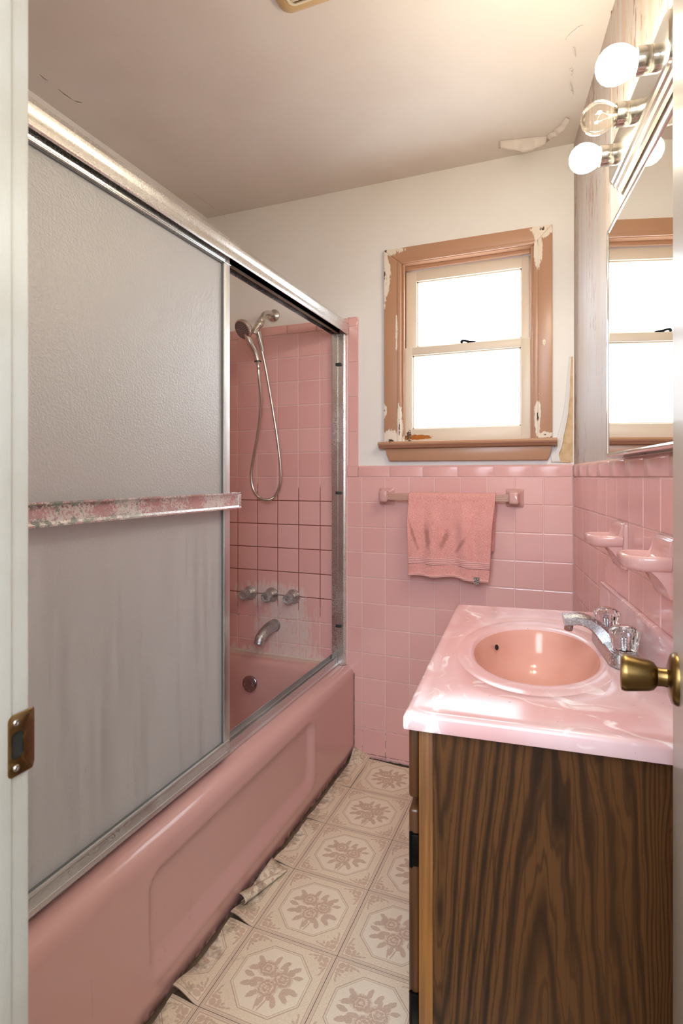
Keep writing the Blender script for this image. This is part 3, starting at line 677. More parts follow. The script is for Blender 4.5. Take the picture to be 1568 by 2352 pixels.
# ------------------------------------------------------------------ bathtub
tub = thing('bathtub', 'pink enamelled alcove bathtub with a recessed apron panel along the vinyl floor', 'bathtub', (-1.26, 1.46, 0))
b = MB(); Yt0, Yt1 = TUB0, D + .001; ZR = .400
ox0 = XL + .003; ox1 = XT - .048
loops = [rr_loop(ox0, ox1, Yt0, Yt1, .002, ZR), rr_loop(ox0 + .055, ox1 - .062, Yt0 + .09, Yt1 - .075, .115, ZR - .001)]
for dx, dn, df, z_, r_ in ((.064, .10, .082, ZR - .004, .115), (.072, .11, .090, ZR - .012, .115), (.078, .12, .096, ZR - .028, .115), (.088, .15, .104, .30, .115), (.100, .20, .112, .20, .115), (.118, .26, .124, .12, .11), (.145, .30, .145, .085, .10), (.19, .36, .19, .070, .08), (.25, .5, .30, .066, .05)):
    loops.append(rr_loop(ox0 + dx - .004, ox1 - dx - .002, Yt0 + dn, Yt1 - df, r_, z_))
b.rings(loops, False, True)
NY, NZ = 150, 46
def apron(s_, t_):
    y_ = Yt0 + (Yt1 - Yt0) * s_
    if t_ < .25:
        a = t_ / .25 * PI / 2; return (ox1 + .048 * math.sin(a), y_, ZR - .048 * (1 - math.cos(a)))
    z_ = (ZR - .048) * (1 - (t_ - .25) / .75); x_ = XT
    # rounded recessed panel
    y0_, y1_, z0_, z1_, r_ = 1.005, 1.900, .085, .338, .05
    qx = max(y0_ + r_ - y_, y_ - (y1_ - r_), 0); qz = max(z0_ + r_ - z_, z_ - (z1_ - r_), 0)
    ins = r_ - math.hypot(qx, qz) if (qx or qz) else r_
    if not (qx and qz): ins = min(y_ - y0_, y1_ - y_, z_ - z0_, z1_ - z_)
    wdt = .03 + .02 * sstep(.2, .1, z_)
    rim = .003 * math.exp(-(((ins + .004) / .008) ** 2))
    x_ += rim - .016 * sstep(0, wdt, ins); x_ -= .010 * sstep(.06, 0, z_)
    return (x_, y_, z_)
b.grid(apron, NY, NZ)
bmesh.ops.remove_doubles(b.bm, verts=b.bm.verts, dist=.0005)
b.build('tub_body', 'porcelain', tub, ang=60)
ovn = Vector((0, -1, .10)).normalized(); ov = Vector((-1.338, 2.213, .292))
b = MB().lathe([(.034, -.01), (.0365, .001), (.0365, .004), (.033, .0065), (.002, .009)], ov, ovn, 36); op = b.build('overflow_plate', 'chrome_dull', tub)
for dx in (-.022, .022): MB().lathe([(.003, .006), (.003, .0095), (.001, .0105)], ov + Vector((dx, 0, -.004)), ovn, 10).build('screw', 'chrome', op)
MB().lathe([(.03, -.004), (.03, .003), (.018, .004), (.002, .002)], (-1.29, 2.02, .067), (0, 0, 1), 24).build('drain', 'chrome_limed', tub)
pts = [(-1.64 + i * .0058, D - .003 - .003 * abs(mnoise.noise((i * .3, 1, 5))), ZR + .001) for i in range(122)]
b = MB().tube(pts, [.005 + .006 * abs(mnoise.noise((i * .21, 9, 0))) for i in range(122)], 7); b.build('caulk_bead', 'caulk', tub)['label'] = 'flaking whitish caulk'
pts = [(XT + .0015, D - .002, .01 + i * .0065) for i in range(56)]
MB().tube(pts, [.0010 + .0022 * abs(mnoise.noise((i * .4, 2, 7))) for i in range(56)], 6).build('caulk_bead', 'grime', tub)['label'] = 'dark mildewed caulk'

# ------------------------------------------------------------------ shower enclosure
enc = thing('shower_door_frame', 'fixed aluminium shower frame of header, sill track and wall post on the pink tub', 'shower frame', (-.945, 1.46, .40))
YA, YZ = TUB0, D - .002
hd = [(-.9, 1.872)]
prof = [(-.900, 1.871), (-.898, 1.874), (-.897, 1.884), (-.8985, 1.889), (-.8985, 1.896), (-.896, 1.902), (-.896, 1.913), (-.899, 1.918), (-.901, 1.922), (-.906, 1.930), (-.914, 1.933), (-.962, 1.933), (-.968, 1.928), (-.968, 1.868), (-.965, 1.868),
        (-.965, 1.905), (-.944, 1.905), (-.944, 1.880), (-.941, 1.880), (-.941, 1.905), (-.903, 1.905), (-.903, 1.871)]
MB().prism(prof, 'y', YA, YZ).build('header', 'aluminium', enc, ang=25)
b = MB().box(-.964, -.945, YA, YZ, 1.896, 1.9045); b.box(-.940, -.904, YA, YZ, 1.896, 1.9045); b.box(-.944, -.941, YA, YZ, 1.872, 1.897); b.build('header_channel', 'channel', enc, smooth=False)
prof = [(-.938, .4005), (-.937, .405), (-.941, .412), (-.941, .434), (-.944, .434), (-.944, .418), (-.954, .418), (-.954, .436), (-.957, .436), (-.957, .418), (-.975, .418), (-.975, .440), (-.978, .440), (-.980, .405), (-.980, .4005)]
MB().prism(prof, 'y', YA, YZ).build('sill_track', 'aluminium_worn', enc, ang=25)
prof = [(-.968, D - .001), (-.968, D - .026), (-.965, D - .028), (-.940, D - .028), (-.938, D - .024), (-.918, D - .024), (-.916, D - .026), (-.913, D - .026), (-.912, D - .001)]
post = MB().prism(prof, 'z', .402, 1.871).build('wall_post', 'aluminium', enc, ang=25)
MB().box(-.9125, -.908, D - .012, D - .001, .402, 1.90).build('post_flange', 'aluminium', enc, smooth=False)
for z_ in (1.735, 1.165, .575): MB().box(-.948, -.922, D - .034, D - .024, z_ - .006, z_ + .006, .002).build('bumper', 'black_rubber', enc)
pan = thing('sliding_shower_door', 'sliding shower door of obscure glass in a pitted aluminium frame', 'shower door', (-.928, 1.01, .42))
PY0, PY1, PZ0, PZ1, pa, pb = TUB0 + .012, 1.408, .420, 1.892, -.940, -.918
def rail(poly): return MB().prism(poly, 'x', pa, pb, .003, 2)
sw = .030
rail([(PY1 - sw, PZ0 + .045), (PY1, PZ0), (PY1, PZ1), (PY1 - sw, PZ1 - .034)]).build('stile', 'aluminium_worn', pan)
rail([(PY0, PZ0), (PY0 + sw, PZ0 + .045), (PY0 + sw, PZ1 - .034), (PY0, PZ1)]).build('stile', 'aluminium_worn', pan)
o = rail([(PY0 + sw, PZ1 - .034), (PY1 - sw, PZ1 - .034), (PY1, PZ1), (PY0, PZ1)]); o.box(pb - .001, pb + .003, PY0, PY1, PZ1 - .034, PZ1 - .030, .001); o.box(pb - .001, pb + .003, PY0, PY1, PZ1 - .052, PZ1 - .048) if False else None
o.build('top_rail', 'aluminium', pan)
o = rail([(PY0, PZ0), (PY1, PZ0), (PY1 - sw, PZ0 + .045), (PY0 + sw, PZ0 + .045)]); o.box(pb - .001, pb + .003, PY0 + .01, PY1 - .01, PZ0 + .041, PZ0 + .046, .001); o.box(pb - .001, pb + .002, PY0 + .01, PY1 - .01, PZ0 + .012, PZ0 + .015, .001); o.build('bottom_rail', 'aluminium_worn', pan)
b = MB(); 
for q in ((PY1 - sw - .003, PY1 - sw + .001, PZ0 + .04, PZ1 - .03), (PY0 + sw - .001, PY0 + sw + .004, PZ0 + .04, PZ1 - .03)): b.box(pa + .004, pb - .004, *q)
for q in ((PZ0 + .044, PZ0 + .047), (PZ1 - .037, PZ1 - .033)): b.box(pa + .004, pb - .004, PY0 + sw, PY1 - sw, *q)
b.build('gasket', 'gasket_grey', pan, smooth=False)
MB().box(-.932, -.927, PY0 + sw - .004, PY1 - sw + .004, PZ0 + .04, PZ1 - .03).build('glass', 'obscure_glass', pan, smooth=False)
cprof = [(-.890, 1.1905), (-.888, 1.1905), (-.888, 1.187), (-.891, 1.182), (-.8925, 1.168), (-.891, 1.153), (-.887, 1.148), (-.887, 1.1445), (-.890, 1.1445), (-.893, 1.148), (-.895, 1.168), (-.893, 1.186)]
bar = MB().prism(cprof, 'y', PY0 + .02, PY1 + .012).build('towel_rail', 'bar_mould', pan, ang=25)
for y_ in (PY1 + .002, PY0 + .03): MB().box(pb - .002, -.888, y_, y_ + .012, 1.1435, 1.1915, .002).build('end_bracket', 'aluminium', bar)

# ------------------------------------------------------------------ shower fittings
def sh(u_, v_, w_): return (u_, v_, w_)
ax_ = -1.272
hs = thing('hand_shower', 'brushed hand shower with hose looped from its wall arm above the tub', 'shower head', (-1.274, D, 1.99))
MB().lathe([(.030, -.004), (.030, .003), (.027, .007), (.016, .013), (.0115, .015)], (-1.276, D + .004, 1.996), (0, -1, 0), 32).build('flange', 'nickel', hs)
arm_p = bez([(-1.276, D + .002, 1.996), (-1.277, D - .045, 1.996), (-1.278, D - .085, 1.980), (-1.275, D - .115, 1.945)], 8)
MB().tube(arm_p, .0115, 16).build('arm', 'nickel', hs)
d1 = Vector((-.003, -.62, -.78)).normalized(); j0 = Vector(arm_p[-1]) - d1 * .006
MB().lathe([(.012, 0), (.0155, .002), (.0155, .018), (.013, .021), (.017, .027), (.019, .036), (.017, .046), (.014, .05)], j0, d1, 20).build('ball_joint', 'nickel', hs)
hc = Vector((-1.322, 2.128, 1.886)); fn_ = Vector((-.30, -.80, -.52)).normalized()
brk = j0 + d1 * .045
MB().tube([brk - d1 * .01, brk + Vector((-.008, -.010, -.018)), brk + Vector((-.015, -.014, -.038))], [.017, .016, .013], 14).build('bracket', 'nickel', hs)
hp_ = [hc - fn_ * .012, hc + Vector((.022, .02, -.05)), Vector((-1.292, 2.175, 1.80)), Vector((-1.283, 2.188, 1.757)), Vector((-1.281, 2.190, 1.735))]
head = MB().lathe([(.012, -.040), (.026, -.032), (.040, -.020), (.0455, -.008), (.0465, 0), (.0445, .004), (.041, .005)], hc, fn_, 36).build('head', 'nickel', hs)
b = MB().lathe([(.0405, .003), (.0400, .0062), (.030, .0072), (.002, .0076)], hc, fn_, 36); b.build('face_plate', 'face_grey', head)
up_ = fn_.cross(Vector((0, 0, 1))).normalized(); vp_ = fn_.cross(up_)
b = MB()
for rad, cnt in ((.007, 5), (.0145, 10), (.0225, 15), (.030, 20), (.0365, 26)):
    for i in range(cnt):
        a = 2 * PI * i / cnt + rad * 90; q = hc + (up_ * math.cos(a) + vp_ * math.sin(a)) * rad + fn_ * .0066
        b.lathe([(.0021, 0), (.0021, .0014), (.0012, .0018)], q, fn_, 7)
o = b.build('nozzles', 'nozzle', head); o['kind'] = 'stuff'
MB().tube(bez(hp_, 6), [.012, .0125, .013, .0135, .014, .0145, .015, .0155, .0155, .0155, .0155, .0155, .0155, .015, .0145, .014, .013, .0125, .0125, .0115, .0105, .0095, .0085, .008, .0075], 16).build('handle', 'nickel', hs)
MB().lathe([(.0158, 0), (.0162, .002), (.0158, .004)], Vector((-1.2825, 2.1885, 1.756)), Vector((.05, .05, -1)), 20).build('handle_ring', 'hinge_black', hs)
HP = [(-1.281, 2.190, 1.737), (-1.280, 2.196, 1.68), (-1.287, 2.225, 1.57), (-1.318, 2.25, 1.44), (-1.352, 2.263, 1.31), (-1.364, 2.268, 1.24), (-1.352, 2.27, 1.175), (-1.318, 2.27, 1.138), (-1.282, 2.27, 1.129), (-1.245, 2.27, 1.143), (-1.216, 2.27, 1.19), (-1.208, 2.268, 1.26), (-1.220, 2.26, 1.40), (-1.240, 2.245, 1.56), (-1.256, 2.22, 1.71), (-1.266, 2.20, 1.80), (-1.270, 2.185, 1.862)]
hpts = bez(HP, 44); MB().tube(hpts, [.0074 if i % 2 else .0064 for i in range(len(hpts))], 9).build('hose', 'nickel', hs, ang=80)
MB().tube([(-1.264, 2.203, 1.80), (-1.268, 2.195, 1.83), (-1.272, 2.187, 1.862), (-1.276, 2.18, 1.885)], [.0085, .012, .0135, .013], 14).build('hose_nut', 'nickel', hs)

for i, (hx_, lab) in enumerate([(-1.402, 'leftmost of three limescaled clear knobs on the shower wall'), (-1.285, 'middle of three limescaled clear knobs, above the tub spout'), (-1.172, 'rightmost of three limescaled clear knobs on the shower wall')]):
    t = thing('water_tap', lab, 'tap handle', (hx_, D, .681), 0, 'tub tap handles')
    o_ = (hx_, D, .681); ax2 = (0, -1, 0)
    MB().lathe([(.0345, 0), (.0350, .003), (.033, .007), (.029, .012), (.026, .020), (.0215, .026), (.0185, .030)], o_, ax2, 32).build('escutcheon', 'chrome_limed', t)
    MB().lathe([(.015, .024), (.0195, .028), (.0215, .034), (.0235, .060), (.0225, .064), (.018, .068), (.006, .0665), (.002, .066)], o_, ax2, 40, lambda j, n, h: .035 * math.cos(j * 2 * PI / n * 10) if h < .062 else 0).build('knob', 'acrylic_scummed', t)
    MB().lathe([(.008, .066), (.008, .0685), (.004, .0695)], o_, ax2, 14).build('index_button', 'chrome_limed', t)
t = thing('tub_spout', 'limescaled chrome tub spout below the three knobs', 'tub spout', (-1.272, D, .53))
sp_ = bez([(-1.270, D, .538), (-1.272, D - .04, .540), (-1.276, D - .085, .528), (-1.279, D - .118, .508), (-1.280, D - .132, .482)], 8)
MB().tube(sp_, [.0275, .0275, .0275, .0275, .027, .027, .0265, .0265, .026, .026, .0255, .0255, .025, .025, .0245, .0245, .024, .024, .0235, .0235, .023, .023, .0235, .0235, .0235, .0235, .023, .023, .0225, .0225, .022, .022, .0215], 24).build('spout_body', 'chrome_limed', t)
MB().lathe([(.0305, -.002), (.0305, .004), (.028, .008)], (-1.270, D, .538), (0, -1, 0), 28).build('spout_ring', 'chrome_limed', t)

# ------------------------------------------------------------------ towel bar and towel
tb = thing('towel_bar', 'ribbed plastic towel bar in two pink ceramic brackets on the back wall', 'towel bar', (-.455, D, 1.15))
BZ, BY = 1.153, D - .050
def sq(cx, cz, hw, hh, y_, r_): return [(q[0], y_, q[1]) for q in rr_loop(cx - hw, cx + hw, cz - hh, cz + hh, min(r_, hw * .9, hh * .9), 0, 4)]
for bx in (-.718, -.188):
    MB().rings([sq(bx, BZ, .034, .036, D - .0003, .006), sq(bx, BZ, .034, .036, D - .006, .006), sq(bx, BZ, .030, .032, D - .010, .008), sq(bx, BZ, .020, .024, D - .018, .008), sq(bx, BZ, .017, .020, D - .030, .008), sq(bx, BZ + .001, .018, .022, D - .038, .008), sq(bx, BZ + .001, .018, .024, D - .062, .010), sq(bx, BZ + .001, .014, .019, D - .067, .010)]).build('bracket', 'ceramic', tb)
pr = []
for k in range(4): z_ = BZ - .0135 + k * .0068; pr += [(BY - .007, z_), (BY - .0078, z_ + .0034), (BY - .007, z_ + .0064), (BY - .0062, z_ + .0066)]
pr += [(BY - .004, BZ + .0145), (BY + .007, BZ + .0145), (BY + .007, BZ - .0145), (BY - .004, BZ - .0145)]
MB().prism(pr, 'x', -.703, -.203).build('rail', 'bar_plastic', tb, ang=20)
tw = thing('hand_towel', 'coral pink terry hand towel draped over the ribbed towel bar', 'towel', (-.44, BY, BZ))
TLf, TLb = .325, .215
def towel(s_, t_, out=0.0):
    # t_: 0 back hem .. 1 front hem
    L = TLb + .052 + TLf; l = t_ * L
    xl, xr = -.606, -.256; h = 0
    if l < TLb: z_ = BZ - .002 - (TLb - l); y_ = BY + .014; sgn = 1; h = (TLb - l) / TLb * .4
    elif l < TLb + .052:
        a = (l - TLb) / .052 * PI; y_ = BY + .0155 * math.cos(a); z_ = BZ - .002 + .019 * math.sin(a) + .0; sgn = 0
    else: h = (l - TLb - .052) / TLf; z_ = BZ - .002 - h * TLf; y_ = BY - .0155; sgn = -1
    x_ = xl + (xr - xl) * s_ + .026 * (-(s_ - .5) - .5) * h * (s_ ** .8) * 1.0 - .003 * h * math.sin(h * 6)
    u_ = .5 + (s_ - .5) * (1.0 - .25 * h); f_ = math.sin(u_ * 20 + 1.2) * .55 + math.sin(u_ * 37 + 2) * .28 + math.sin(u_ * 9 + .6) * .35
    y_ += sgn * (.028 * sstep(0, .40, h) * (1 - .35 * sstep(.65, 1, h)) * (f_ + .9) * .55) + sgn * out
    if sgn < 0: z_ += .010 * h * math.sin(s_ * 3.0) - .012 * h * s_ + .004 * h * math.sin(s_ * 14)
    y_ += .0012 * mnoise.noise((x_ * 60, z_ * 60, sgn)) * (1 if sgn else .3)
    if sgn > 0: y_ = min(y_, D - .004)
    return (x_, y_, z_)
o = MB().grid(towel, 90, 130).build('cloth', 'terry', tw, ang=180); solid(o, .005, 0)
Lt = TLb + .052 + TLf; ta, tc = (TLb + .052 + TLf * .755) / Lt, (TLb + .052 + TLf * .845) / Lt
o = MB().grid(lambda s_, t_: towel(s_, ta + (tc - ta) * t_, .0022), 80, 8).build('woven_band', 'towel_band', tw, ang=180); solid(o, .0022, 0)
te0, te1 = 1 - .012 / Lt, 1.0
o = MB().grid(lambda s_, t_: towel(s_, te0 + (te1 - te0) * t_, .001), 80, 2).build('hem', 'towel_band', tw, ang=180); solid(o, .0065, 0)
q0 = Vector(towel(.84, .995)); b = MB().box(q0.x - .014, q0.x + .014, q0.y - .0062, q0.y - .0052, q0.z - .004, q0.z + .018); b.box(q0.x - .010, q0.x + .012, q0.y - .0062, q0.y - .0052, q0.z - .010, q0.z - .005); b.build('care_tag', 'tag_cloth', tw, smooth=False)

# ------------------------------------------------------------------ ceramic holders on the right wall
def dish(s0, name, lab, dep, wid, zt):
    t = thing(name, lab, 'soap dish', RW @ Vector((-s0, 0, zt)), ANG, 'pink ceramic holders on the right wall')
    c_ = -s0; hw = wid / 2; zb_, zt_ = 1.008, 1.124
    b = MB(RW)
    def pl(ins, y_, r_=.006): return [(q[0], y_, q[1]) for q in rr_loop(c_ - hw + ins, c_ + hw - ins, zb_ + ins, zt_ - ins, r_, 0, 4)]
    b.rings([pl(0, .0005), pl(0, .007), pl(.0025, .010), pl(.008, .012)])
    plate = b.build('back_plate', 'ceramic', t)
    ch = lambda ins, z_, yo=0.0: [(c_ + (hw - ins), .008, z_), (c_ + (hw - ins), dep - .024 + yo, z_), (c_ + (hw - .022 - ins * .5), dep - ins + yo, z_), (c_ - (hw - .022 - ins * .5), dep - ins + yo, z_), (c_ - (hw - ins), dep - .024 + yo, z_), (c_ - (hw - ins), .008, z_)]
    b = MB(RW); zt2 = zt
    b.rings([ch(.016, zt2 - .030), ch(.006, zt2 - .027), ch(.001, zt2 - .020), ch(.0, zt2 - .006), ch(.002, zt2 - .001), ch(.006, zt2), ch(.010, zt2 - .002), ch(.013, zt2 - .009), ch(.022, zt2 - .012)])
    bmesh.ops.bevel(b.bm, geom=[e for e in b.bm.edges if abs(e.verts[0].co.z - e.verts[1].co.z) > .003], offset=.004, segments=2, affect='EDGES')
    b.build('tray', 'ceramic', t, ang=60)
    sup = [(.006, zb_ + .002), (.013, zb_ + .003), (.018, zb_ + .020), (.024, zt2 - .046), (.032, zt2 - .036), (.052, zt2 - .027), (.052, zt2 - .018), (.006, zt2 - .018)]
    MB(RW).prism([(a, c2) for a, c2 in sup], 'x', c_ - hw * .86, c_ + hw * .86, .004, 2).build('support', 'ceramic', t)
    sup2 = [(.006, zt2 - .014), (.034, zt2 - .014), (.022, zt2 - .008), (.017, zt2 + .004), (.015, zt2 + .020), (.012, zt2 + .030), (.006, zt2 + .032)]
    MB(RW).prism(sup2, 'x', c_ - hw * .88, c_ + hw * .88, .003, 2).build('fillet', 'ceramic', t)
dish(.760, 'ceramic_soap_dish', 'pink ceramic soap dish nearer the corner, its whole tray in view', .086, .112, 1.092)
dish(1.115, 'ceramic_soap_dish', 'lower, larger looking pink ceramic soap dish beside the door edge', .086, .115, 1.090)

# ------------------------------------------------------------------ vanity
CT = .850
FL, FR, NR, NL = Vector((-.311, 1.728)), Vector((.1015, 1.775)), Vector((.2155, .937)), Vector((-.250, .899))
van = thing('vanity_cabinet', 'dark walnut laminate vanity cabinet standing against the right wall', 'cabinet', (-.02, 1.32, 0))
ins = lambda p_, ox, oy: (p_.x + ox, p_.y + oy)
nl, nr, fr2, fl2 = ins(NL, .021, .021), ins(NR, -.004, .0235), ins(FR, -.003, -.012), ins(FL, .021, -.012)
# near side panel in its own frame: local x runs along the panel
pang = math.atan2(nr[1] - nl[1], nr[0] - nl[0]); plen = math.hypot(nr[0] - nl[0], nr[1] - nl[1])
def framed(o, F):      # re-origin a mesh so that Object coordinates follow its own face
    o.data.transform((F.inverted())); o.matrix_parent_inverse = I4; o.matrix_local = INFO['vanity_cabinet'].inverted() @ F; return o
PF_ = Matrix.Translation((nl[0], nl[1], 0)) @ Matrix.Rotation(pang, 4, 'Z')
def vpart(name, mat, F, fill, **kw):
    b = MB(); fill(b); me = b.build(name, mat, None, **kw); me.parent = van; me.matrix_local = INFO['vanity_cabinet'].inverted() @ F; INFO[me.name] = F; return me
vpart('side_panel', 'laminate', PF_, lambda b: b.box(.024, plen, .001, .016, 0, CT - .032))
vpart('face_stile', 'stile_wood', PF_, lambda b: b.box(0, .0236, -.001, .03, 0, CT - .032, .0015))
fang = math.atan2(fl2[1] - nl[1], fl2[0] - nl[0]); flen = math.hypot(fl2[0] - nl[0], fl2[1] - nl[1])
FF = Matrix.Translation((nl[0], nl[1], 0)) @ Matrix.Rotation(fang, 4, 'Z')       # x away along the front, +y out of the front
def ff(b):
    b.box(.012, flen, -.019, 0, .0, .10); b.box(.012, flen, -.019, 0, CT - .06, CT - .032); b.box(.012, flen, -.019, 0, .665, .70); b.box(flen - .04, flen, -.019, 0, .1, CT - .06); b.box(flen / 2 - .02, flen / 2 + .02, -.019, 0, .1, CT - .06)
vpart('face_frame', 'stile_wood', FF, ff, smooth=False)
def inner(b):
    b.box(.02, flen, -.40, -.025, .08, .095); b.box(flen - .016, flen, -.40, -.019, 0, CT - .032); b.box(.02, flen, -.03, -.020, .1, CT - .04)
vpart('carcass', 'laminate', FF, inner, smooth=False)
for k in range(2):
    xa, xb = .008 + k * (flen / 2), flen / 2 - .006 + k * (flen / 2)
    vpart('drawer_front', 'door_wood', FF, lambda b: b.box(xa, xb, .0005, .019, .690, CT - .040, .006, 3))
    d_ = vpart('cabinet_door', 'door_wood', FF, lambda b: b.box(xa, xb, .0005, .019, .085, .672, .006, 3))
    for hz in (.605, .335):
        hb = MB(FF); hb.box(xa - .0055 if k == 0 else xb - .002, xa + .004 if k == 0 else xb + .0055, .0008, .0165, hz - .027, hz + .027, .002); hb.tube([FF.inverted() @ (FF @ Vector(((xa - .003) if k == 0 else xb + .003, .014, hz - .029))), FF.inverted() @ (FF @ Vector(((xa - .003) if k == 0 else xb + .003, .014, hz + .029)))], .0035, 8)
        hb.build('hinge', 'hinge_black', d_)
    kb = MB(FF).lathe([(.007, .018), (.006, .028), (.013, .034), (.015, .040), (.010, .045), (.002, .046)], ((xb - .03) if k == 0 else (xa + .03), 0, .60), (0, 1, 0), 20); kb.build('knob', 'brass', d_)

top = thing('marble_countertop', 'pink marbled vanity top with moulded oval basin on the walnut cabinet', 'countertop', (-.02, 1.32, CT - .032))
cen = Vector((-.063, 1.325)); NA = 144
quad = [NR, FR, FL, NL]
angs = [2 * PI * i / NA for i in range(NA)]
for p_ in quad:
    a = math.atan2(p_.y - cen.y, p_.x - cen.x) % (2 * PI); k = min(range(NA), key=lambda i: abs((angs[i] - a + PI) % (2 * PI) - PI)); angs[k] = a
def hit(a, shrink=0.0):
    d_ = Vector((math.cos(a), math.sin(a))); best = 9
    for i in range(4):
        p_, q_ = quad[i], quad[(i + 1) % 4]; e_ = q_ - p_; nrm = Vector((-e_.y, e_.x)).normalized()
        if nrm.dot(cen - p_) < 0: nrm = -nrm
        sh_ = shrink if i != 0 else 0.0   # wall edge is not rolled
        den = d_.dot(nrm)
        if den < -1e-9:
            t_ = -(nrm.dot(cen - p_) - sh_) / den
            if t_ > 0: best = min(best, t_)
    return cen + d_ * best
def qloop(sh_, z_): return [(*hit(a, sh_), z_) for a in angs]
def oval(ax2, ay2, z_, dx=0, dy=0):
    out = []
    for a in angs:
        d_ = Vector((math.cos(a), math.sin(a))); t_ = 1 / math.sqrt((d_.x / ax2) ** 2 + (d_.y / ay2) ** 2); out.append((cen.x + dx + d_.x * t_, cen.y + dy + d_.y * t_, z_))
    return out
def qmix(f_, z_): return [(a[0] + (c_[0] - a[0]) * f_, a[1] + (c_[1] - a[1]) * f_, z_) for a, c_ in zip(qloop(.020, z_), oval(.170, .280, z_))]
b = MB()
b.rings([qloop(.030, CT - .032), qloop(.001, CT - .032), qloop(.0, CT - .028), qloop(0, CT - .011), qloop(.002, CT - .006), qloop(.006, CT - .0035), qloop(.012, CT - .0030), qloop(.020, CT - .0042), qmix(.12, CT - .0038), qmix(.40, CT - .0022), qmix(.72, CT - .0013),
         oval(.170, .280, CT - .001), oval(.1675, .277, CT - .0024), oval(.1645, .273, CT - .0024), oval(.160, .267, CT - .0014), oval(.147, .230, CT - .0020), oval(.141, .219, CT - .0030), oval(.136, .211, CT - .0055), oval(.132, .205, CT - .0095)], False, False)
b.build('slab', 'marble', top, ang=50)
b = MB().rings([oval(.132, .205, CT - .0095), oval(.129, .201, CT - .016), oval(.124, .194, CT - .030), oval(.117, .182, CT - .058), oval(.106, .163, CT - .085), oval(.088, .132, CT - .108), oval(.060, .088, CT - .124), oval(.030, .042, CT - .131), oval(.021, .024, CT - .133)], False, True)
basin = b.build('basin', 'bowl_pink', top, ang=80)
b = MB().lathe([(.021, 0), (.0215, .002), (.017, .003), (.012, .001), (.004, .0015)], (cen.x, cen.y, CT - .1325), (0, 0, 1), 24); b.build('drain', 'chrome', basin)
b = MB().lathe([(.001, -.001), (.0065, -.0008), (.0066, .0012), (.005, .0014)], (-.1590, 1.430, CT - .036), (.87, -.45, .22), 16); b.build('overflow_hole', 'dark_hole', basin)
# backsplash against the right wall (local frame of the wall)
sA = (D - 1.775) / .99; sB = (D - .945) / .99
b = MB(RW)
prof = [(.0006, CT - .03), (.016, CT - .03), (.016, CT - .004), (.0135, CT + .004), (.0130, CT + .078), (.0115, CT + .083), (.0105, CT + .085), (.0006, CT + .085)]
b.prism([(a, c_) for a, c_ in prof], 'x', -sB, -sA, .001, 1); b.build('backsplash', 'marble', top, ang=30)

# faucet
fc = Vector((.100, 1.368, CT)); wv = Vector((-.1409, .990, 0)); nv = Vector((-.990, -.1409, 0))
fa = thing('faucet', 'pitted chrome basin faucet with two clear fluted knobs on the vanity top', 'faucet', fc)
FQ = Matrix.Translation(fc) @ Matrix.Rotation(ANG, 4, 'Z')       # x along the wall, y into the room
b = MB(FQ)
b.rings([rr_loop(-.118, .118, -.028, .030, .029, 0), rr_loop(-.118, .118, -.028, .030, .029, .019), rr_loop(-.114, .114, -.025, .027, .026, .026), rr_loop(-.10, .10, -.018, .020, .019, .0285)])
b.build('base_plate', 'chrome_limed', fa)
spp = bez([(0, .004, .018), (0, .020, .036), (0, .042, .058), (0, .072, .070), (0, .106, .066)], 7)
def rect(q, t_, hw, hh):
    t_ = Vector(t_).normalized(); sx = Vector((1, 0, 0)); up2 = sx.cross(t_).normalized()
    if up2.z < 0: up2 = -up2
    return [q + sx * (hw * cx_) + up2 * (hh * cz_) for cx_, cz_ in ((-1, -.8), (-.8, -1), (.8, -1), (1, -.8), (1, .5), (.7, 1), (-.7, 1), (-1, .5))]
L = []
for i, q in enumerate(spp):
    t_ = spp[min(i + 1, len(spp) - 1)] - spp[max(i - 1, 0)]; k = i / (len(spp) - 1); L.append(rect(q, t_, .027 - .010 * sstep(0, .5, k), .020 - .008 * sstep(0, .7, k)))
MB(FQ).rings(L).build('spout', 'chrome_limed', fa, ang=35)
MB(FQ).lathe([(.0095, -.001), (.0095, .016), (.008, .018), (.006, .0165)], (0, .094, .060), (0, .1, -1), 18).build('aerator', 'chrome_limed', fa)
for sx in (-.086, .078):
    MB(FQ).lathe([(.026, .024), (.0255, .0295), (.022, .031), (.012, .0325)], (sx, 0, 0), (0, 0, 1), 28).build('knob_base', 'chrome_limed', fa)
    kn = MB(FQ).lathe([(.012, .0325), (.0235, .033), (.0245, .037), (.0255, .050), (.0285, .062), (.0290, .067), (.0265, .073), (.020, .078), (.014, .0795), (.002, .0795)], (sx, 0, 0), (0, 0, 1), 60, lambda j, n, h: (.030 * math.cos(j * 2 * PI / n * 15) if .034 < h < .076 else 0)).build('knob', 'acrylic', fa, ang=25)
    MB(FQ).lathe([(.013, .0796), (.013, .0812), (.010, .0822), (.001, .0822)], (sx, 0, 0), (0, 0, 1), 24).build('knob_cap', 'chrome', kn)
    MB(FQ).lathe([(.006, .034), (.006, .06), (.004, .062)], (sx, 0, 0), (0, 0, 1), 12).build('stem', 'chrome_limed', kn)

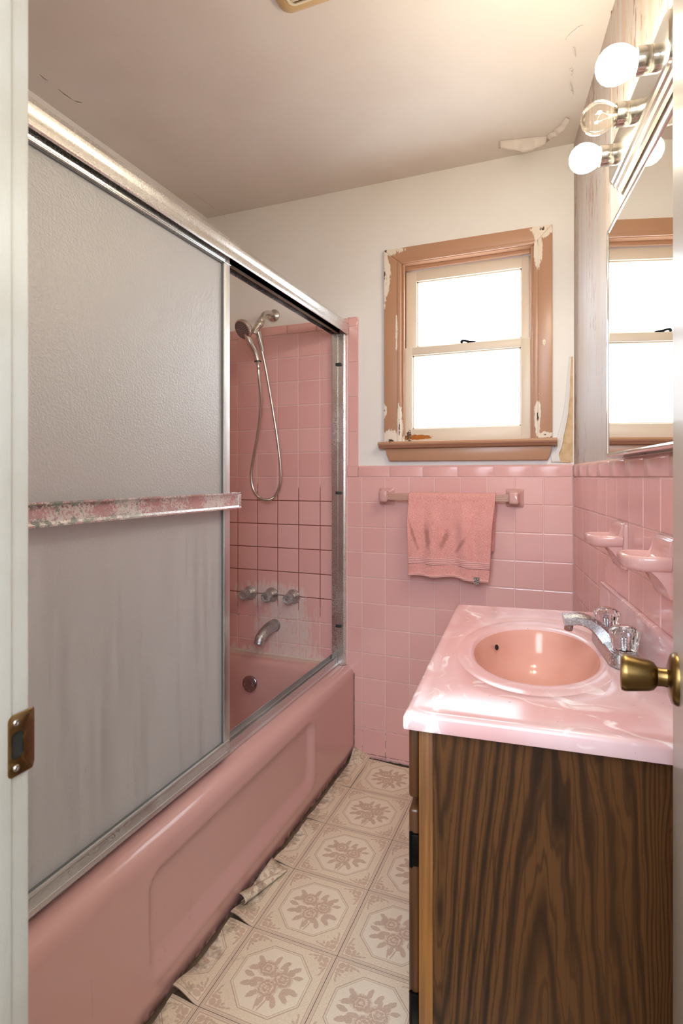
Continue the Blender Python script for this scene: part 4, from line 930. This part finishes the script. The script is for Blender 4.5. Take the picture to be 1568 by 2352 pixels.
# ------------------------------------------------------------------ mirror and vanity light
mz0, mz1, ms0, ms1, mo = 1.287, 1.868, .735, 1.52, .030
mir = thing('wall_mirror', 'large chrome edged mirror on the right wall under the light bar', 'mirror', RW @ Vector((-(ms0 + ms1) / 2, 0, mz0)), ANG)
MB(RW).box(-ms1 + .004, -ms0 - .004, .0, mo - .004, mz0 + .004, mz1 - .004).build('cabinet_body', 'outer_paint', mir, smooth=False)
def strip(x0_, x1_, z0_, z1_): return MB(RW).box(x0_, x1_, .012, mo + .003, z0_, z1_, .0025, 2)
for q in ((-ms0 - .008, -ms0, mz0, mz1), (-ms1, -ms1 + .008, mz0, mz1), (-ms1 + .008, -ms0 - .008, mz0, mz0 + .010), (-ms1 + .008, -ms0 - .008, mz1 - .008, mz1)): strip(*q).build('frame_strip', 'chrome', mir)
MB(RW).box(-ms1 + .006, -ms0 - .006, mo - .003, mo, mz0 + .008, mz1 - .006).build('mirror_glass', 'mirror', mir, smooth=False)
BH = 2.019
bs = [(D - y_) / .99 for y_ in (1.182 + .012, 1.341 + .012, 1.499 + .012)]
lf = thing('vanity_light', 'ridged chrome light bar with three sockets above the wall mirror', 'wall light', RW @ Vector((-bs[1], 0, BH)), ANG)
def bar_loop(h_, y_, e0, e1): # rounded-end bar outline
    return [(q[0], y_, q[1]) for q in rr_loop(-e1, -e0, BH - h_, BH + h_, .030, 0, 5)]
e0, e1 = bs[2] - .088, bs[0] + .088
b = MB(RW); b.rings([bar_loop(.062, .0005, e0, e1), bar_loop(.062, .008, e0, e1), bar_loop(.058, .011, e0 + .004, e1 - .004), bar_loop(.056, .011, e0 + .006, e1 - .006), bar_loop(.055, .018, e0 + .007, e1 - .007), bar_loop(.051, .021, e0 + .011, e1 - .011), bar_loop(.049, .021, e0 + .013, e1 - .013), bar_loop(.048, .027, e0 + .014, e1 - .014), bar_loop(.044, .030, e0 + .018, e1 - .018), bar_loop(.036, .031, e0 + .026, e1 - .026)])
b.build('back_plate', 'fixture_chrome', lf, ang=25)
for k, (s_, lab, lit) in enumerate([(bs[0], 'lit globe bulb nearest the ceiling edge and door, largest of the three', True), (bs[1], 'unlit clear globe bulb between the two glowing ones', False), (bs[2], 'lit globe bulb nearest the window, at the far end of the bar', True)]):
    o_ = (-s_, 0, BH)
    so = MB(RW).lathe([(.0240, .029), (.0245, .032), (.0245, .041), (.0235, .0415), (.0235, .0425), (.0245, .043), (.0245, .064), (.0235, .0655), (.021, .064), (.020, .052)], o_, (0, 1, 0), 28).build('socket', 'fixture_chrome', lf)
    t = thing('light_bulb', lab, 'light bulb', RW @ Vector((-s_, .056, BH)), ANG, 'globe bulbs of the light bar')
    prof = [(.0155, .056), (.0170, .063), (.0205, .068), (.0250, .074), (.0295, .082), (.0328, .091), (.0340, .101), (.0325, .112), (.0275, .122), (.019, .130), (.009, .1345), (.001, .1355)]
    MB(RW).lathe(prof, o_, (0, 1, 0), 36).build('globe', 'bulb_lit' if lit else 'bulb_clear', t)
    MB(RW).lathe([(.0118, .053), (.0118, .058), (.0128, .0585), (.0118, .060), (.0118, .0615)], o_, (0, 1, 0), 20).build('screw_base', 'brass', t)
    if not lit:
        fb = MB(RW); fb.lathe([(.004, .056), (.0035, .072), (.0055, .078), (.002, .080)], o_, (0, 1, 0), 10)
        fb.tube(bez([(-s_ - .004, .078, BH), (-s_ - .014, .096, BH + .002), (-s_ - .006, .100, BH - .003), (-s_ + .002, .099, BH + .004), (-s_ + .012, .097, BH), (-s_ + .004, .078, BH)], 6), .0006, 5); fb.build('filament', 'filament', t)

# ------------------------------------------------------------------ exhaust fan on the ceiling
fan = thing('ceiling_fan_grille', 'tan plastic exhaust fan cover with ribbed grille on the ceiling', 'exhaust fan', (-.57, 1.225, CZ))
fx0, fx1, fy0, fy1 = -.722, -.417, 1.072, 1.377
b = MB().rings([rr_loop(fx0, fx1, fy0, fy1, .030, CZ - .0003), rr_loop(fx0, fx1, fy0, fy1, .030, CZ - .006), rr_loop(fx0 + .004, fx1 - .004, fy0 + .004, fy1 - .004, .028, CZ - .012), rr_loop(fx0 + .028, fx1 - .028, fy0 + .028, fy1 - .028, .022, CZ - .026), rr_loop(fx0 + .040, fx1 - .040, fy0 + .040, fy1 - .040, .018, CZ - .026), rr_loop(fx0 + .043, fx1 - .043, fy0 + .043, fy1 - .043, .018, CZ - .018)])
b.build('cover', 'fan_plastic', fan)
for i in range(9):
    y_ = fy0 + .055 + i * .0245; MB().box(fx0 + .044, fx1 - .044, y_ - .004, y_ + .004, CZ - .027, CZ - .017, .002).build('grille_slat', 'grille_white', fan)
b = MB(); 
b.rings([rr_loop(fx0 + .040, fx1 - .040, fy0 + .040, fy1 - .040, .018, CZ - .0255), rr_loop(fx0 + .040, fx1 - .040, fy0 + .040, fy1 - .040, .018, CZ - .029), rr_loop(fx0 + .046, fx1 - .046, fy0 + .046, fy1 - .046, .014, CZ - .029), rr_loop(fx0 + .046, fx1 - .046, fy0 + .046, fy1 - .046, .014, CZ - .0255)], False, False)
b.build('grille_ring', 'grille_white', fan)
